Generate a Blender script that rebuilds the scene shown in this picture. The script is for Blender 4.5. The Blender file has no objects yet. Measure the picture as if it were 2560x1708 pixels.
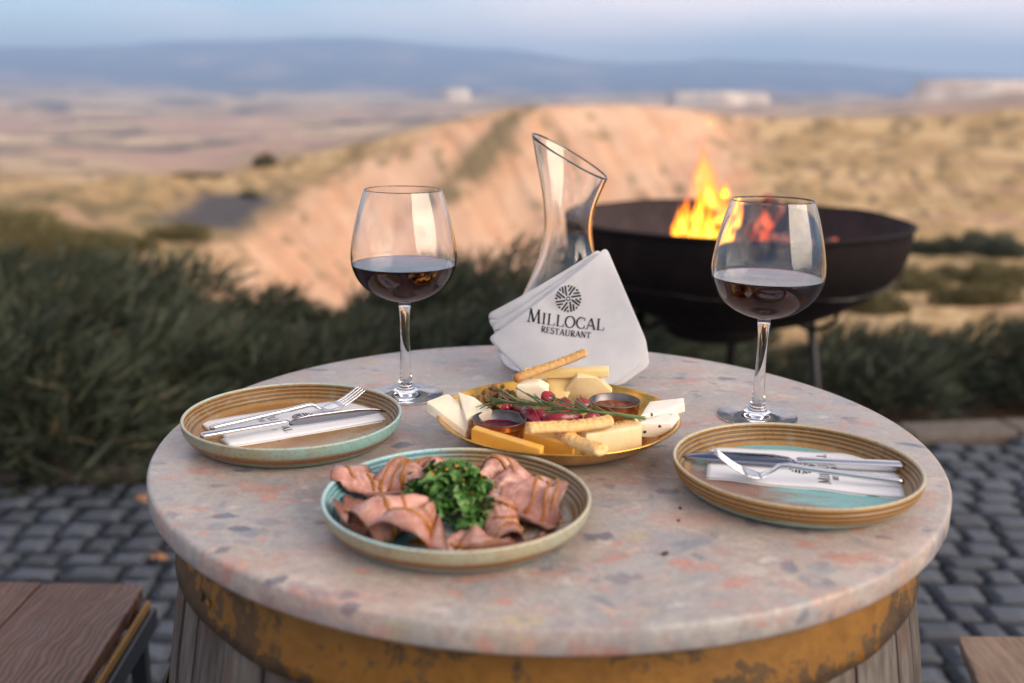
import bpy, bmesh, math, random
import numpy as np
from mathutils import Vector, Matrix, noise as mnoise

random.seed(7)
rng = np.random.default_rng(11)
S = bpy.context.scene
COL = S.collection
R = math.radians
TZ = 0.95                       # height of the table top above the paving

# ------------------------------------------------------------------ camera
cd = bpy.data.cameras.new("camera")
cam = bpy.data.objects.new("camera", cd)
COL.objects.link(cam)
S.camera = cam
cd.sensor_width = 36.0
cd.lens = 35.76
cd.clip_start = 0.05
cd.clip_end = 40000.0
PITCH, ROLL, CAMZ = 0.242464, 0.01246, TZ + 0.35657
cp, sp, cr, sr = math.cos(PITCH), math.sin(PITCH), math.cos(ROLL), math.sin(ROLL)
fwv = Vector((0, cp, -sp)); upv = Vector((0, sp, cp)); rtv = Vector((1, 0, 0))
r2 = cr * rtv + sr * upv
u2 = -sr * rtv + cr * upv
cam.matrix_world = Matrix(((r2.x, u2.x, -fwv.x, 0), (r2.y, u2.y, -fwv.y, 0), (r2.z, u2.z, -fwv.z, CAMZ), (0, 0, 0, 1)))
cd.dof.use_dof = True
cd.dof.focus_distance = 1.09
cd.dof.aperture_fstop = 3.0

# ------------------------------------------------------------------ render settings
S.render.engine = "CYCLES"
S.view_settings.view_transform = "Standard"
S.view_settings.look = "None"
S.view_settings.gamma = 1.0
S.view_settings.exposure = 1.20
S.view_settings.use_curve_mapping = False
cy = S.cycles
cy.use_denoising = True
try:
    cy.denoiser = "OPENIMAGEDENOISE"
except Exception:
    pass
cy.max_bounces = 12
cy.transmission_bounces = 12
cy.transparent_max_bounces = 24
cy.volume_bounces = 0
cy.sample_clamp_indirect = 6.0
cy.blur_glossy = 0.6

# ------------------------------------------------------------------ sky and sun
SUN_EL, SUN_AZ = 20.0, 120.0      # low sun behind the viewer's right shoulder (azimuth from +y, clockwise)
w = bpy.data.worlds.new("World"); S.world = w; w.use_nodes = True
wt = w.node_tree
wt.nodes.clear()
def wn(t, **k):
    n = wt.nodes.new(t)
    for a, b in k.items(): setattr(n, a, b)
    return n
sky = wn("ShaderNodeTexSky", sky_type="NISHITA", sun_disc=False)
sky.sun_elevation = R(SUN_EL)
sky.sun_rotation = R(SUN_AZ)
sky.altitude = 1100.0
sky.air_density = 1.0
sky.dust_density = 0.5
sky.ozone_density = 2.5
tc = wn("ShaderNodeTexCoord")
mp = wn("ShaderNodeMapping"); mp.inputs["Scale"].default_value = (1.0, 1.0, 5.0); mp.inputs["Rotation"].default_value = (0.0, R(7), R(38)); mp.inputs["Location"].default_value = (0.3, 0.0, 0.0)
wt.links.new(tc.outputs["Generated"], mp.inputs["Vector"])
cn = wn("ShaderNodeTexNoise"); cn.inputs["Scale"].default_value = 1.5; cn.inputs["Detail"].default_value = 5.0; cn.inputs["Roughness"].default_value = 0.5
wt.links.new(mp.outputs["Vector"], cn.inputs["Vector"])
crp = wn("ShaderNodeValToRGB"); crp.color_ramp.elements[0].position = 0.42; crp.color_ramp.elements[1].position = 0.64
crp.color_ramp.elements[0].color = (0.03, 0.03, 0.03, 1); crp.color_ramp.elements[1].color = (1, 1, 1, 1)
wt.links.new(cn.outputs["Fac"], crp.inputs["Fac"])
cmx = wn("ShaderNodeMix", data_type="RGBA")
wt.links.new(crp.outputs["Color"], cmx.inputs["Factor"])
wt.links.new(sky.outputs["Color"], cmx.inputs["A"])
cmx.inputs["B"].default_value = (10.6, 9.0, 8.3, 1.0)     # thin high cloud, lit by the low sun
bg = wn("ShaderNodeBackground"); bg.inputs["Strength"].default_value = 0.082
wt.links.new(cmx.outputs["Result"], bg.inputs["Color"])
wo = wn("ShaderNodeOutputWorld")
wt.links.new(bg.outputs["Background"], wo.inputs["Surface"])

sl = bpy.data.lights.new("sun", "SUN")
sl.energy = 2.8
sl.angle = R(55)
sl.color = (1.0, 0.82, 0.64)
sun = bpy.data.objects.new("sun", sl); COL.objects.link(sun)
sd = Vector((math.sin(R(SUN_AZ)) * math.cos(R(SUN_EL)), math.cos(R(SUN_AZ)) * math.cos(R(SUN_EL)), math.sin(R(SUN_EL))))
sun.rotation_euler = (-sd).to_track_quat("-Z", "Y").to_euler()

# ------------------------------------------------------------------ helpers: objects
def tag(o, label=None, cat=None, group=None, kind=None):
    if label: o["label"] = label
    if cat: o["category"] = cat
    if group: o["group"] = group
    if kind: o["kind"] = kind
    return o

def empty(name, loc, label=None, cat=None, group=None, kind=None):
    o = bpy.data.objects.new(name, None); COL.objects.link(o)
    o.location = loc; o.empty_display_size = 0.05
    return tag(o, label, cat, group, kind)

def root_loc(p):
    v = Vector((0, 0, 0))
    while p is not None:
        v += p.location; p = p.parent
    return v

def mesh(name, vf, mat, parent=None, smooth=True, origin=None, **t):
    """one mesh object; vertices are given in world space, origin (or the parent's origin) is taken off"""
    v, f = vf[0], vf[1]
    o0 = Vector(origin) if origin is not None else Vector((0, 0, 0))
    base = root_loc(parent) + o0 if parent is not None else o0
    me = bpy.data.meshes.new(name)
    va = np.asarray([tuple(q) for q in v], float) - np.array(base)
    me.from_pydata(va.tolist(), [], [tuple(q) for q in f])
    if smooth: me.polygons.foreach_set("use_smooth", [True] * len(me.polygons))
    if mat is not None: me.materials.append(mat)
    me.update()
    o = bpy.data.objects.new(name, me); COL.objects.link(o)
    o.location = o0
    if parent is not None: o.parent = parent
    return tag(o, **t)

def inst(src, name=None, parent=None, loc=None, rot=None, scale=None):
    c = src.copy(); COL.objects.link(c)
    c.parent = parent
    if loc is not None: c.location = loc
    if rot is not None: c.rotation_euler = rot
    if scale is not None: c.scale = scale
    return c

def join(*vfs):
    V, F = [], []
    for v, f in vfs:
        n = len(V)
        V += [tuple(q) for q in v]
        F += [tuple(i + n for i in q) for q in f]
    return V, F

def xf(vf, M):
    return [tuple(M @ Vector(q)) for q in vf[0]], vf[1]

def lathe(prof, seg=64, c=(0, 0, 0), close=False):
    V, F = [], []
    for r, z in prof:
        for i in range(seg):
            a = 2 * math.pi * i / seg
            V.append((c[0] + r * math.cos(a), c[1] + r * math.sin(a), c[2] + z))
    m = len(prof)
    rows = range(m) if close else range(m - 1)
    for j in rows:
        j2 = (j + 1) % m
        for i in range(seg):
            i2 = (i + 1) % seg
            F.append((j * seg + i, j * seg + i2, j2 * seg + i2, j2 * seg + i))
    return V, F

def cap_disc(vf, ring, seg, flip=False):
    """close ring number `ring` of a lathe with a fan"""
    V, F = list(vf[0]), list(vf[1])
    ids = [ring * seg + i for i in range(seg)]
    c = np.mean([V[i] for i in ids], axis=0); V.append(tuple(c)); k = len(V) - 1
    for i in range(seg):
        a, b = ids[i], ids[(i + 1) % seg]
        F.append((k, b, a) if flip else (k, a, b))
    return V, F

def tube(path, rad, seg=8, caps=True, flat=1.0, up=(0, 0, 1)):
    P = [Vector(q) for q in path]; n = len(P)
    if not hasattr(rad, "__len__"): rad = [rad] * n
    V, F = [], []
    for i in range(n):
        t = (P[min(i + 1, n - 1)] - P[max(i - 1, 0)])
        if t.length < 1e-9: t = Vector((1, 0, 0))
        t.normalize()
        s = t.cross(Vector(up))
        if s.length < 1e-4: s = t.cross(Vector((0, 1, 0)))
        s.normalize(); u = s.cross(t)
        for k in range(seg):
            a = 2 * math.pi * k / seg
            V.append(tuple(P[i] + rad[i] * (math.cos(a) * s + math.sin(a) * flat * u)))
    for i in range(n - 1):
        for k in range(seg):
            k2 = (k + 1) % seg
            F.append((i * seg + k, i * seg + k2, (i + 1) * seg + k2, (i + 1) * seg + k))
    if caps:
        F.append(tuple(range(seg - 1, -1, -1)))
        F.append(tuple((n - 1) * seg + k for k in range(seg)))
    return V, F

def box(c, s, M=None):
    x, y, z = s[0] / 2, s[1] / 2, s[2] / 2
    V = [Vector((a, b, d)) for d in (-z, z) for b in (-y, y) for a in (-x, x)]
    if M is not None: V = [M @ q for q in V]
    V = [tuple(q + Vector(c)) for q in V]
    F = [(0, 2, 3, 1), (4, 5, 7, 6), (0, 1, 5, 4), (2, 6, 7, 3), (0, 4, 6, 2), (1, 3, 7, 5)]
    return V, F

def prism(poly, ext):
    """polygon (3-D points) pushed along the vector ext"""
    n = len(poly); e = Vector(ext)
    V = [tuple(Vector(q)) for q in poly] + [tuple(Vector(q) + e) for q in poly]
    F = [tuple(range(n - 1, -1, -1)), tuple(range(n, 2 * n))]
    for i in range(n):
        j = (i + 1) % n
        F.append((i, j, n + j, n + i))
    return V, F

def soft(vf, width, segs=2, rough=0.0, sub=0, fscale=40.0, seed=0.0):
    """bevel every edge, optionally subdivide and roughen"""
    bm = bmesh.new()
    vs = [bm.verts.new(q) for q in vf[0]]
    for f in vf[1]: bm.faces.new([vs[i] for i in f])
    bmesh.ops.recalc_face_normals(bm, faces=bm.faces)
    if width > 0:
        bmesh.ops.bevel(bm, geom=list(bm.edges), offset=width, segments=segs, profile=0.6, affect="EDGES", clamp_overlap=True)
    if sub:
        bmesh.ops.triangulate(bm, faces=[f for f in bm.faces if len(f.verts) > 4])
        for _ in range(sub):
            bmesh.ops.subdivide_edges(bm, edges=list(bm.edges), cuts=1, use_grid_fill=True)
    if rough:
        bm.normal_update()
        for v in bm.verts:
            q = v.co * fscale + Vector((seed, seed * 1.7, 0))
            v.co += v.normal * rough * mnoise.noise(q)
    V = [tuple(v.co) for v in bm.verts]
    bm.verts.index_update()
    F = [tuple(v.index for v in f.verts) for f in bm.faces]
    bm.free()
    return V, F

def smoothpath(pts, n=8):
    """Catmull-Rom through the points"""
    P = [Vector(q) for q in pts]; out = []
    for i in range(len(P) - 1):
        p0 = P[max(i - 1, 0)]; p1 = P[i]; p2 = P[i + 1]; p3 = P[min(i + 2, len(P) - 1)]
        for k in range(n):
            t = k / n
            out.append(0.5 * ((2 * p1) + (p2 - p0) * t + (2 * p0 - 5 * p1 + 4 * p2 - p3) * t * t + (3 * p1 - p0 - 3 * p2 + p3) * t ** 3))
    out.append(P[-1])
    return out

# ------------------------------------------------------------------ helpers: materials
class Mat:
    def __init__(s, name):
        s.m = bpy.data.materials.new(name); s.m.use_nodes = True
        s.t = s.m.node_tree; s.t.nodes.clear()
        s.out = s.t.nodes.new("ShaderNodeOutputMaterial")
        s.b = None
    def n(s, typ, ins=None, **props):
        x = s.t.nodes.new(typ)
        for k, v in props.items(): setattr(x, k, v)
        for k, v in (ins or {}).items(): s.put(x.inputs[k], v)
        return x
    def put(s, sock, v):
        if isinstance(v, bpy.types.NodeSocket): s.t.links.new(v, sock)
        elif isinstance(v, tuple) and len(v) == 3 and sock.type == "RGBA": sock.default_value = (*v, 1.0)
        else: sock.default_value = v
    def oc(s, scale=None, rot=None, which="Object"):
        c = s.n("ShaderNodeTexCoord").outputs[which]
        if scale or rot:
            c = s.n("ShaderNodeMapping", {"Vector": c, "Scale": scale or (1, 1, 1), "Rotation": rot or (0, 0, 0)}).outputs["Vector"]
        return c
    def rnd(s): return s.n("ShaderNodeObjectInfo").outputs["Random"]
    def noise(s, vec, scale, detail=4.0, rough=0.55, dist=0.0):
        return s.n("ShaderNodeTexNoise", {"Vector": vec, "Scale": scale, "Detail": detail, "Roughness": rough, "Distortion": dist}).outputs["Fac"]
    def voro(s, vec, scale, feature="F1", out="Distance", rnd=1.0):
        return s.n("ShaderNodeTexVoronoi", {"Vector": vec, "Scale": scale, "Randomness": rnd}, feature=feature).outputs[out]
    def ramp(s, fac, stops, interp="LINEAR"):
        x = s.n("ShaderNodeValToRGB", {"Fac": fac}); cr_ = x.color_ramp; cr_.interpolation = interp
        while len(cr_.elements) < len(stops): cr_.elements.new(0.5)
        for e, (p, c) in zip(cr_.elements, stops):
            e.position = p; e.color = (c, c, c, 1) if not isinstance(c, tuple) else (*c, 1)
        return x.outputs["Color"]
    def mix(s, fac, a, b, mode="MIX"):
        x = s.n("ShaderNodeMix", data_type="RGBA", blend_type=mode)
        s.put(x.inputs["Factor"], fac); s.put(x.inputs["A"], a); s.put(x.inputs["B"], b)
        return x.outputs["Result"]
    def M(s, op, a, b=0.0, c=0.0, clamp=False):
        x = s.n("ShaderNodeMath", operation=op, use_clamp=clamp)
        s.put(x.inputs[0], a); s.put(x.inputs[1], b); s.put(x.inputs[2], c)
        return x.outputs[0]
    def sep(s, vec):
        return s.n("ShaderNodeSeparateXYZ", {"Vector": vec}).outputs
    def vadd(s, a, b):
        return s.n("ShaderNodeVectorMath", {0: a, 1: b}, operation="ADD").outputs[0]
    def vscale(s, a, k):
        return s.n("ShaderNodeVectorMath", {0: a, "Scale": k}, operation="SCALE").outputs[0]
    def bump(s, h, strength=0.3, dist=0.002):
        return s.n("ShaderNodeBump", {"Height": h, "Strength": strength, "Distance": dist}).outputs["Normal"]
    def pr(s, color, rough=0.5, metal=0.0, **k):
        b = s.n("ShaderNodeBsdfPrincipled")
        s.put(b.inputs["Base Color"], color); s.put(b.inputs["Roughness"], rough); s.put(b.inputs["Metallic"], metal)
        for key, v in k.items():
            s.put(b.inputs[{"normal": "Normal", "trans": "Transmission Weight", "ior": "IOR", "spec": "Specular IOR Level", "coat": "Coat Weight", "coatr": "Coat Roughness", "sss": "Subsurface Weight", "sssr": "Subsurface Radius", "ssss": "Subsurface Scale", "emit": "Emission Color", "emits": "Emission Strength", "sheen": "Sheen Weight", "alpha": "Alpha"}[key]], v)
        s.t.links.new(b.outputs[0], s.out.inputs["Surface"]); s.b = b
        return s.m
# ================================================================== terrain
# Height control: for a handful of bearings (degrees from straight ahead), pairs of distance and depression
# (metres of drop below eye level per metre of distance).
def pchip(x, y, xi):
    x = np.asarray(x, float); y = np.asarray(y, float)
    h = np.diff(x); d = np.diff(y) / h
    m = np.zeros_like(y)
    m[0], m[-1] = d[0], d[-1]
    for i in range(1, len(x) - 1):
        if d[i - 1] * d[i] > 0:
            w1 = 2 * h[i] + h[i - 1]; w2 = h[i] + 2 * h[i - 1]
            m[i] = (w1 + w2) / (w1 / d[i - 1] + w2 / d[i])
    k = np.clip(np.searchsorted(x, xi) - 1, 0, len(x) - 2)
    t = (xi - x[k]) / h[k]
    return (y[k] * (1 + 2 * t) * (1 - t) ** 2 + h[k] * m[k] * t * (1 - t) ** 2 + y[k + 1] * t * t * (3 - 2 * t) + h[k] * m[k + 1] * t * t * (t - 1))

TERRAIN = {
    -35.34: [(8, 0.1978), (15, 0.1622), (30, 0.1341), (60, 0.1132), (100, 0.0891), (250, 0.0720), (450, 0.0550), (700, 0.0455), (1500, 0.0254), (3000, 0.0121), (4300, 0.0064), (5200, 0.0021), (7000, -0.0118), (9500, -0.0216), (11500, -0.0151)],
    -26.46: [(8, 0.2159), (15, 0.1724), (30, 0.1414), (60, 0.1164), (100, 0.0917), (250, 0.0760), (450, 0.0573), (700, 0.0488), (1500, 0.0277), (3000, 0.0120), (4300, 0.0051), (5200, -0.0021), (7000, -0.0151), (9500, -0.0287), (11500, -0.0205)],
    -23.48: [(8, 0.2208), (15, 0.1802), (30, 0.1482), (60, 0.1186), (95, 0.0875), (150, 0.0933), (260, 0.0771), (450, 0.0587), (700, 0.0492), (1500, 0.0277), (3000, 0.0116), (4300, 0.0038), (5200, -0.0014), (7000, -0.0162), (9500, -0.0319), (11500, -0.0235)],
    -20.36: [(8, 0.2252), (15, 0.1877), (30, 0.1590), (60, 0.1246), (85, 0.0947), (105, 0.0781), (160, 0.0887), (400, 0.0640), (700, 0.0515), (1500, 0.0276), (3000, 0.0123), (4300, 0.0047), (5200, 0.0005), (7000, -0.0153), (9500, -0.0348), (11500, -0.0247)],
    -17.11: [(8, 0.2291), (15, 0.1950), (30, 0.1698), (55, 0.1366), (75, 0.1161), (95, 0.0918), (112, 0.0805), (170, 0.0897), (400, 0.0637), (700, 0.0498), (1500, 0.0274), (3000, 0.0122), (4300, 0.0056), (5200, 0.0010), (7000, -0.0163), (9500, -0.0388), (11500, -0.0278)],
    -13.75: [(8, 0.2324), (15, 0.2019), (30, 0.1805), (55, 0.1465), (85, 0.1090), (115, 0.0823), (140, 0.0689), (200, 0.0741), (400, 0.0579), (700, 0.0471), (1500, 0.0263), (3000, 0.0121), (4300, 0.0054), (5200, 0.0014), (7000, -0.0173), (9500, -0.0421), (11500, -0.0309)],
    -9.58: [(8, 0.2352), (15, 0.2086), (28, 0.1889), (50, 0.1522), (85, 0.1014), (120, 0.0682), (142, 0.0550), (200, 0.0599), (420, 0.0518), (700, 0.0444), (1500, 0.0258), (3000, 0.0113), (4300, 0.0049), (5200, 0.0014), (7000, -0.0204), (9500, -0.0459), (11500, -0.0322)],
    -5.55: [(8, 0.2366), (15, 0.2097), (26, 0.1920), (50, 0.1506), (85, 0.0909), (125, 0.0493), (148, 0.0382), (200, 0.0432), (420, 0.0411), (700, 0.0382), (1500, 0.0236), (3000, 0.0106), (4300, 0.0041), (5200, 0.0009), (7000, -0.0175), (9500, -0.0424), (11500, -0.0294)],
    -2.43: [(8, 0.2368), (15, 0.2099), (26, 0.1899), (50, 0.1439), (85, 0.0801), (125, 0.0385), (150, 0.0254), (200, 0.0303), (420, 0.0312), (700, 0.0303), (1500, 0.0205), (3000, 0.0092), (4300, 0.0039), (5200, 0.0007), (7000, -0.0162), (9500, -0.0381), (11500, -0.0262)],
    0.47: [(8, 0.2408), (15, 0.2094), (26, 0.1872), (50, 0.1391), (85, 0.0732), (125, 0.0297), (152, 0.0155), (200, 0.0208), (420, 0.0257), (700, 0.0257), (1500, 0.0175), (3000, 0.0086), (4300, 0.0037), (5200, 0.0005), (7000, -0.0148), (9500, -0.0344), (11500, -0.0228)],
    5.27: [(8, 0.2386), (15, 0.2028), (26, 0.1764), (50, 0.1246), (85, 0.0656), (130, 0.0286), (160, 0.0152), (220, 0.0197), (420, 0.0237), (700, 0.0229), (1500, 0.0156), (3000, 0.0075), (4300, 0.0031), (5200, -0.0001), (7000, -0.0118), (9500, -0.0253), (11500, -0.0157)],
    9.07: [(8, 0.2310), (15, 0.1914), (26, 0.1610), (50, 0.1100), (85, 0.0643), (130, 0.0308), (160, 0.0163), (220, 0.0203), (420, 0.0227), (700, 0.0219), (1500, 0.0147), (3000, 0.0067), (4300, 0.0027), (5200, -0.0005), (7000, -0.0125), (9500, -0.0271), (11500, -0.0164)],
    11.17: [(8, 0.2245), (15, 0.1809), (26, 0.1467), (50, 0.1005), (85, 0.0613), (130, 0.0350), (155, 0.0213), (220, 0.0237), (420, 0.0237), (700, 0.0221), (1500, 0.0141), (3000, 0.0062), (4300, 0.0022), (5200, -0.0006), (7000, -0.0120), (9500, -0.0297), (11500, -0.0167)],
    14.60: [(8, 0.2181), (15, 0.1732), (26, 0.1354), (50, 0.0942), (85, 0.0597), (130, 0.0358), (155, 0.0239), (220, 0.0258), (420, 0.0243), (700, 0.0219), (1500, 0.0136), (3000, 0.0057), (4300, 0.0018), (5200, -0.0005), (7000, -0.0114), (9500, -0.0269), (11500, -0.0153)],
    19.01: [(8, 0.2095), (15, 0.1680), (26, 0.1352), (50, 0.0930), (85, 0.0574), (130, 0.0340), (155, 0.0224), (220, 0.0243), (420, 0.0212), (700, 0.0173), (1500, 0.0089), (2200, 0.0043), (4300, 0.0020), (5200, 0.0001), (7000, -0.0083), (9500, -0.0224), (11500, -0.0121)],
    23.20: [(8, 0.2022), (15, 0.1620), (26, 0.1303), (50, 0.0874), (85, 0.0522), (130, 0.0302), (155, 0.0171), (220, 0.0182), (420, 0.0144), (700, 0.0092), (1500, 0.0032), (2200, 0.0003), (4300, 0.0003), (5200, -0.0005), (7000, -0.0072), (9500, -0.0179), (11500, -0.0109)],
    26.18: [(8, 0.1964), (15, 0.1572), (26, 0.1264), (50, 0.0827), (85, 0.0473), (130, 0.0251), (150, 0.0105), (220, 0.0123), (420, 0.0068), (700, 0.0014), (1500, -0.0033), (2200, -0.0055), (4300, -0.0019), (5200, -0.0019), (7000, -0.0062), (9500, -0.0149), (11500, -0.0095)],
    34.23: [(8, 0.1779), (15, 0.1423), (26, 0.1141), (50, 0.0724), (85, 0.0382), (130, 0.0179), (150, 0.0044), (220, 0.0061), (420, 0.0011), (700, -0.0036), (1500, -0.0073), (2200, -0.0090), (4300, -0.0043), (5200, -0.0043), (7000, -0.0069), (9500, -0.0130), (11500, -0.0090)]}
bear = sorted(TERRAIN)
dist = np.concatenate([np.geomspace(3.0, 300.0, 250), np.geomspace(310.0, 11500.0, 170)])
ld = np.log(dist)
colz = []
for b in bear:
    kn = TERRAIN[b]
    dd = [0.1] + [q[0] for q in kn]; dr = [q[1] for q in kn]
    # work in depression space, near ground is level at -0.07 m
    kd = [3.0, 3.9] + [q[0] for q in kn]
    kv = [(CAMZ + 0.07) / 3.0, (CAMZ + 0.07) / 3.9] + dr
    colz.append(pchip(np.log(kd), kv, ld))
colz = np.array(colz)
az = np.concatenate([np.arange(-180, -36, 4.0), np.arange(-36, 36, 0.13), np.arange(36, 181, 4.0)])
dep = np.zeros((len(az), len(dist)))
for j in range(len(dist)):
    dep[:, j] = pchip(bear, colz[:, j], np.clip(az, bear[0], bear[-1]))
X = np.sin(np.radians(az))[:, None] * dist[None, :]
Yy = np.cos(np.radians(az))[:, None] * dist[None, :]
Z = CAMZ - dep * dist[None, :]
# away from the view the hilltop stays level and rolls off into the same valley
side = np.clip((np.abs(az) - 40) / 30, 0, 1)[:, None]
flat = np.interp(dist, [0, 12, 60, 200, 900, 11500], [-0.07, -0.4, -4, -14, -70, -60])[None, :]
Z = Z * (1 - side) + flat * side

def fbm(x, y, scale, oct=4, seed=0.0):
    out = np.zeros(x.shape)
    f = scale; a = 1.0; tot = 0
    for o in range(oct):
        # value-noise lattice, vectorised
        u = x * f + 17.3 * o + seed; v = y * f - 9.1 * o + seed * 1.3
        i = np.floor(u); j = np.floor(v); fu = u - i; fv = v - j
        fu = fu * fu * (3 - 2 * fu); fv = fv * fv * (3 - 2 * fv)
        def h(p, q):
            s_ = np.sin(p * 127.1 + q * 311.7) * 43758.5453
            return s_ - np.floor(s_)
        n = (h(i, j) * (1 - fu) + h(i + 1, j) * fu) * (1 - fv) + (h(i, j + 1) * (1 - fu) + h(i + 1, j + 1) * fu) * fv
        out += a * n; tot += a; f *= 2.03; a *= 0.5
    return out / tot

AZ = np.repeat(az[:, None], len(dist), 1)
LD = np.repeat(ld[None, :], len(az), 0)
DD = np.exp(LD)
def sst(a, b, x): t = np.clip((x - a) / (b - a), 0, 1); return t * t * (3 - 2 * t)

# masks of ground cover, in bearing and distance
crest = np.interp(AZ, [-20, -12, -6.5, 0.5, 8, 12.5, 16], [62, 95, 120, 160, 175, 150, 80])
salmon = sst(-19.5, -14.5, AZ + 3.0 * (fbm(AZ * 0.5, LD * 4, 1.3) - .5)) * (1 - sst(11.0, 14.5, AZ + 4 * (fbm(AZ, LD * 6, .8, seed=3) - .5))) * sst(11, 16, DD) * (1 - sst(1.0, 1.06, DD / crest))
lowleft = sst(-17.0, -13.0, AZ + (LD - math.log(60)) * -7.5)          # the foot of the slope runs down to the left
salmon *= np.clip(lowleft, 0, 1)
gully = fbm(AZ * 1.1 + LD * 4.2, LD * 0.9, 1.0, 3, seed=5.0)
gully2 = fbm(AZ * 2.6 + LD * 8.2, LD * 1.4, 1.0, 3, seed=8.0)
onhill = sst(12, 30, DD) * (1 - sst(170, 230, DD))
Z += onhill * (gully - .5) * 0.004 * DD * (0.35 + 0.65 * salmon) * (1 - .8 * sst(.8, 1.0, DD / crest)) + onhill * (gully2 - .5) * 0.0025 * DD * (1 - .8 * sst(.8, 1.0, DD / crest))
big = fbm(X, Yy, 1 / 14.0, 4, seed=2.0)
Z += (big - .5) * np.interp(DD, [4, 9, 30, 200], [0, .10, .45, 1.1]) * (1 - side * .6) * (1 - sst(230, 400, DD))
plain = fbm(X, Yy, 1 / 420.0, 5, seed=4.0)
Z += (plain - .5) * np.interp(DD, [300, 700, 3000, 5000, 12000], [0, 8, 26, 60, 90]) * (1 - side * .5)

# crop of ground colours (albedo)
c_salmon = np.array([0.81, 0.45, 0.25]); c_salmon2 = np.array([0.86, 0.56, 0.355]); c_rust = np.array([0.62, 0.29, 0.165])
c_grass = np.array([0.46, 0.305, 0.14]); c_grass2 = np.array([0.63, 0.435, 0.225]); c_scrub = np.array([0.20, 0.145, 0.07])
c_soil = np.array([0.55, 0.32, 0.21]); c_plain = np.array([0.42, 0.30, 0.20]); c_plain2 = np.array([0.64, 0.48, 0.31]); c_dark = np.array([0.13, 0.115, 0.11])
c_pink = np.array([0.47, 0.31, 0.24]); c_mount = np.array([0.13, 0.125, 0.15]); c_road = np.array([0.075, 0.075, 0.085])
def lerp(a, b, t): return a * (1 - t[..., None]) + b * t[..., None]
one = np.ones(AZ.shape + (1,))
n1 = fbm(X, Yy, 1 / 5.0, 4, seed=21.0); n2 = fbm(AZ * 0.9 + LD * 2.0, LD * 7, 1.0, 4, seed=31.0); n3 = fbm(AZ * 1.6, LD * 14, 1.0, 4, seed=41.0)
C = lerp(one * c_grass, one * c_grass2, sst(.40, .64, n2))
C = lerp(C, one * c_scrub, sst(.52, .66, n3) * .75)
C = lerp(C, one * c_soil, sst(.58, .70, n1) * .6 * (1 - sst(60, 100, DD)))
sal = lerp(one * c_salmon, one * c_salmon2, sst(.25, .75, .30 * gully + .70 * fbm(AZ * .8, LD * 5, 1.0, 4, seed=33.0)))
sal = lerp(sal, one * c_rust, sst(.48, .68, .40 * gully2 + .60 * fbm(AZ * .9, LD * 7, 1.0, 4, seed=37.0)) * .38 * (1 - .7 * sst(.6, .9, DD / crest)))
veg = sst(.58, .67, .5 * fbm(AZ * 1.3 + LD * 4.8, LD * 1.2, 1.0, 3, seed=61.0) + .5 * fbm(AZ * 1.2, LD * 9, 1.0, 4, seed=66.0)) + .8 * sst(.88, .97, DD / crest) * sst(.45, .6, n3)
veg = np.clip(veg, 0, 1)
sal = lerp(sal, one * c_scrub * 1.5, veg * .75)
# the long strip of scrub that runs down from the crest
strip = np.exp(-((AZ - np.interp(DD, [40, 60, 90, 150], [-9, -5.0, -2.2, 0.9])) / np.interp(DD, [40, 90, 150], [1.6, 1.5, .5])) ** 2) * sst(62, 75, DD)
sal = lerp(sal, one * c_scrub * 1.35, np.clip(strip * 1.3, 0, 1) * sst(.15, .4, n2))
C = lerp(C, sal, salmon)
# olive and yellow hillock on the left, with a strip of dark track in the dip between it and the slope
olive = (1 - sst(-14, -9, AZ)) * (1 - sst(75, 120, DD)) * (1 - salmon)
C = lerp(C, one * np.array([0.16, 0.125, 0.05]), olive * sst(.35, .6, n2) * .8)
tr = np.exp(-((AZ - np.interp(DD, [60, 100], [-17.5, -14.2])) / 1.9) ** 2) * sst(58, 66, DD) * (1 - sst(88, 98, DD))
C = lerp(C, one * c_road, np.clip(tr * 1.5, 0, 1) * .95)
far = sst(170, 330, DD)
pl = lerp(one * c_plain, one * c_plain2, sst(.42, .62, fbm(X, Yy, 1 / 160.0, 4, seed=71.0)))
pl = lerp(pl, one * c_dark, sst(.50, .64, fbm(AZ * .55, LD * 16, 1.0, 5, seed=81.0)) * .85)
pl = lerp(pl, one * c_pink, sst(.45, .65, fbm(AZ * .22, LD * 5, 1.0, 3, seed=91.0)) * (1 - sst(1200, 2500, DD)) * .9)
C = lerp(C, pl, far)
C = lerp(C, one * c_mount, sst(4200, 5600, DD))
# scattered pale rock on the flanks of the mountains
C = lerp(C, one * c_pink, sst(.55, .7, fbm(AZ * .3, LD * 10, 1.0, 4, seed=15.0)) * sst(4200, 5000, DD) * (1 - sst(7500, 9200, DD)) * .8)
# needles and bare soil right behind the paving
C = lerp(C, one * np.array([0.10, 0.06, 0.04]), 1 - sst(4.6, 7.5, DD))

na, nd = len(az), len(dist)
V = np.stack([X, Yy, Z], -1).reshape(-1, 3)
idx = np.arange(na * nd).reshape(na, nd)
F = np.stack([idx[:-1, :-1], idx[1:, :-1], idx[1:, 1:], idx[:-1, 1:]], -1).reshape(-1, 4)[:, ::-1]
me = bpy.data.meshes.new("terrain")
me.from_pydata(V.tolist(), [], F.tolist())
me.polygons.foreach_set("use_smooth", [True] * len(me.polygons))
ca = me.color_attributes.new("ground_cover", "FLOAT_COLOR", "POINT")
ca.data.foreach_set("color", np.concatenate([np.clip(C, .01, .9), one], -1).reshape(-1).astype(np.float32))
m = Mat("terrain_cover")
at_ = m.n("ShaderNodeVertexColor", layer_name="ground_cover").outputs["Color"]
pos = m.n("ShaderNodeNewGeometry").outputs["Position"]
g1 = m.noise(pos, 1.3, 6, .6)
colr = m.mix(0.45, at_, m.ramp(g1, [(.3, .55), (.7, 1.12)]), "MULTIPLY")
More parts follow.
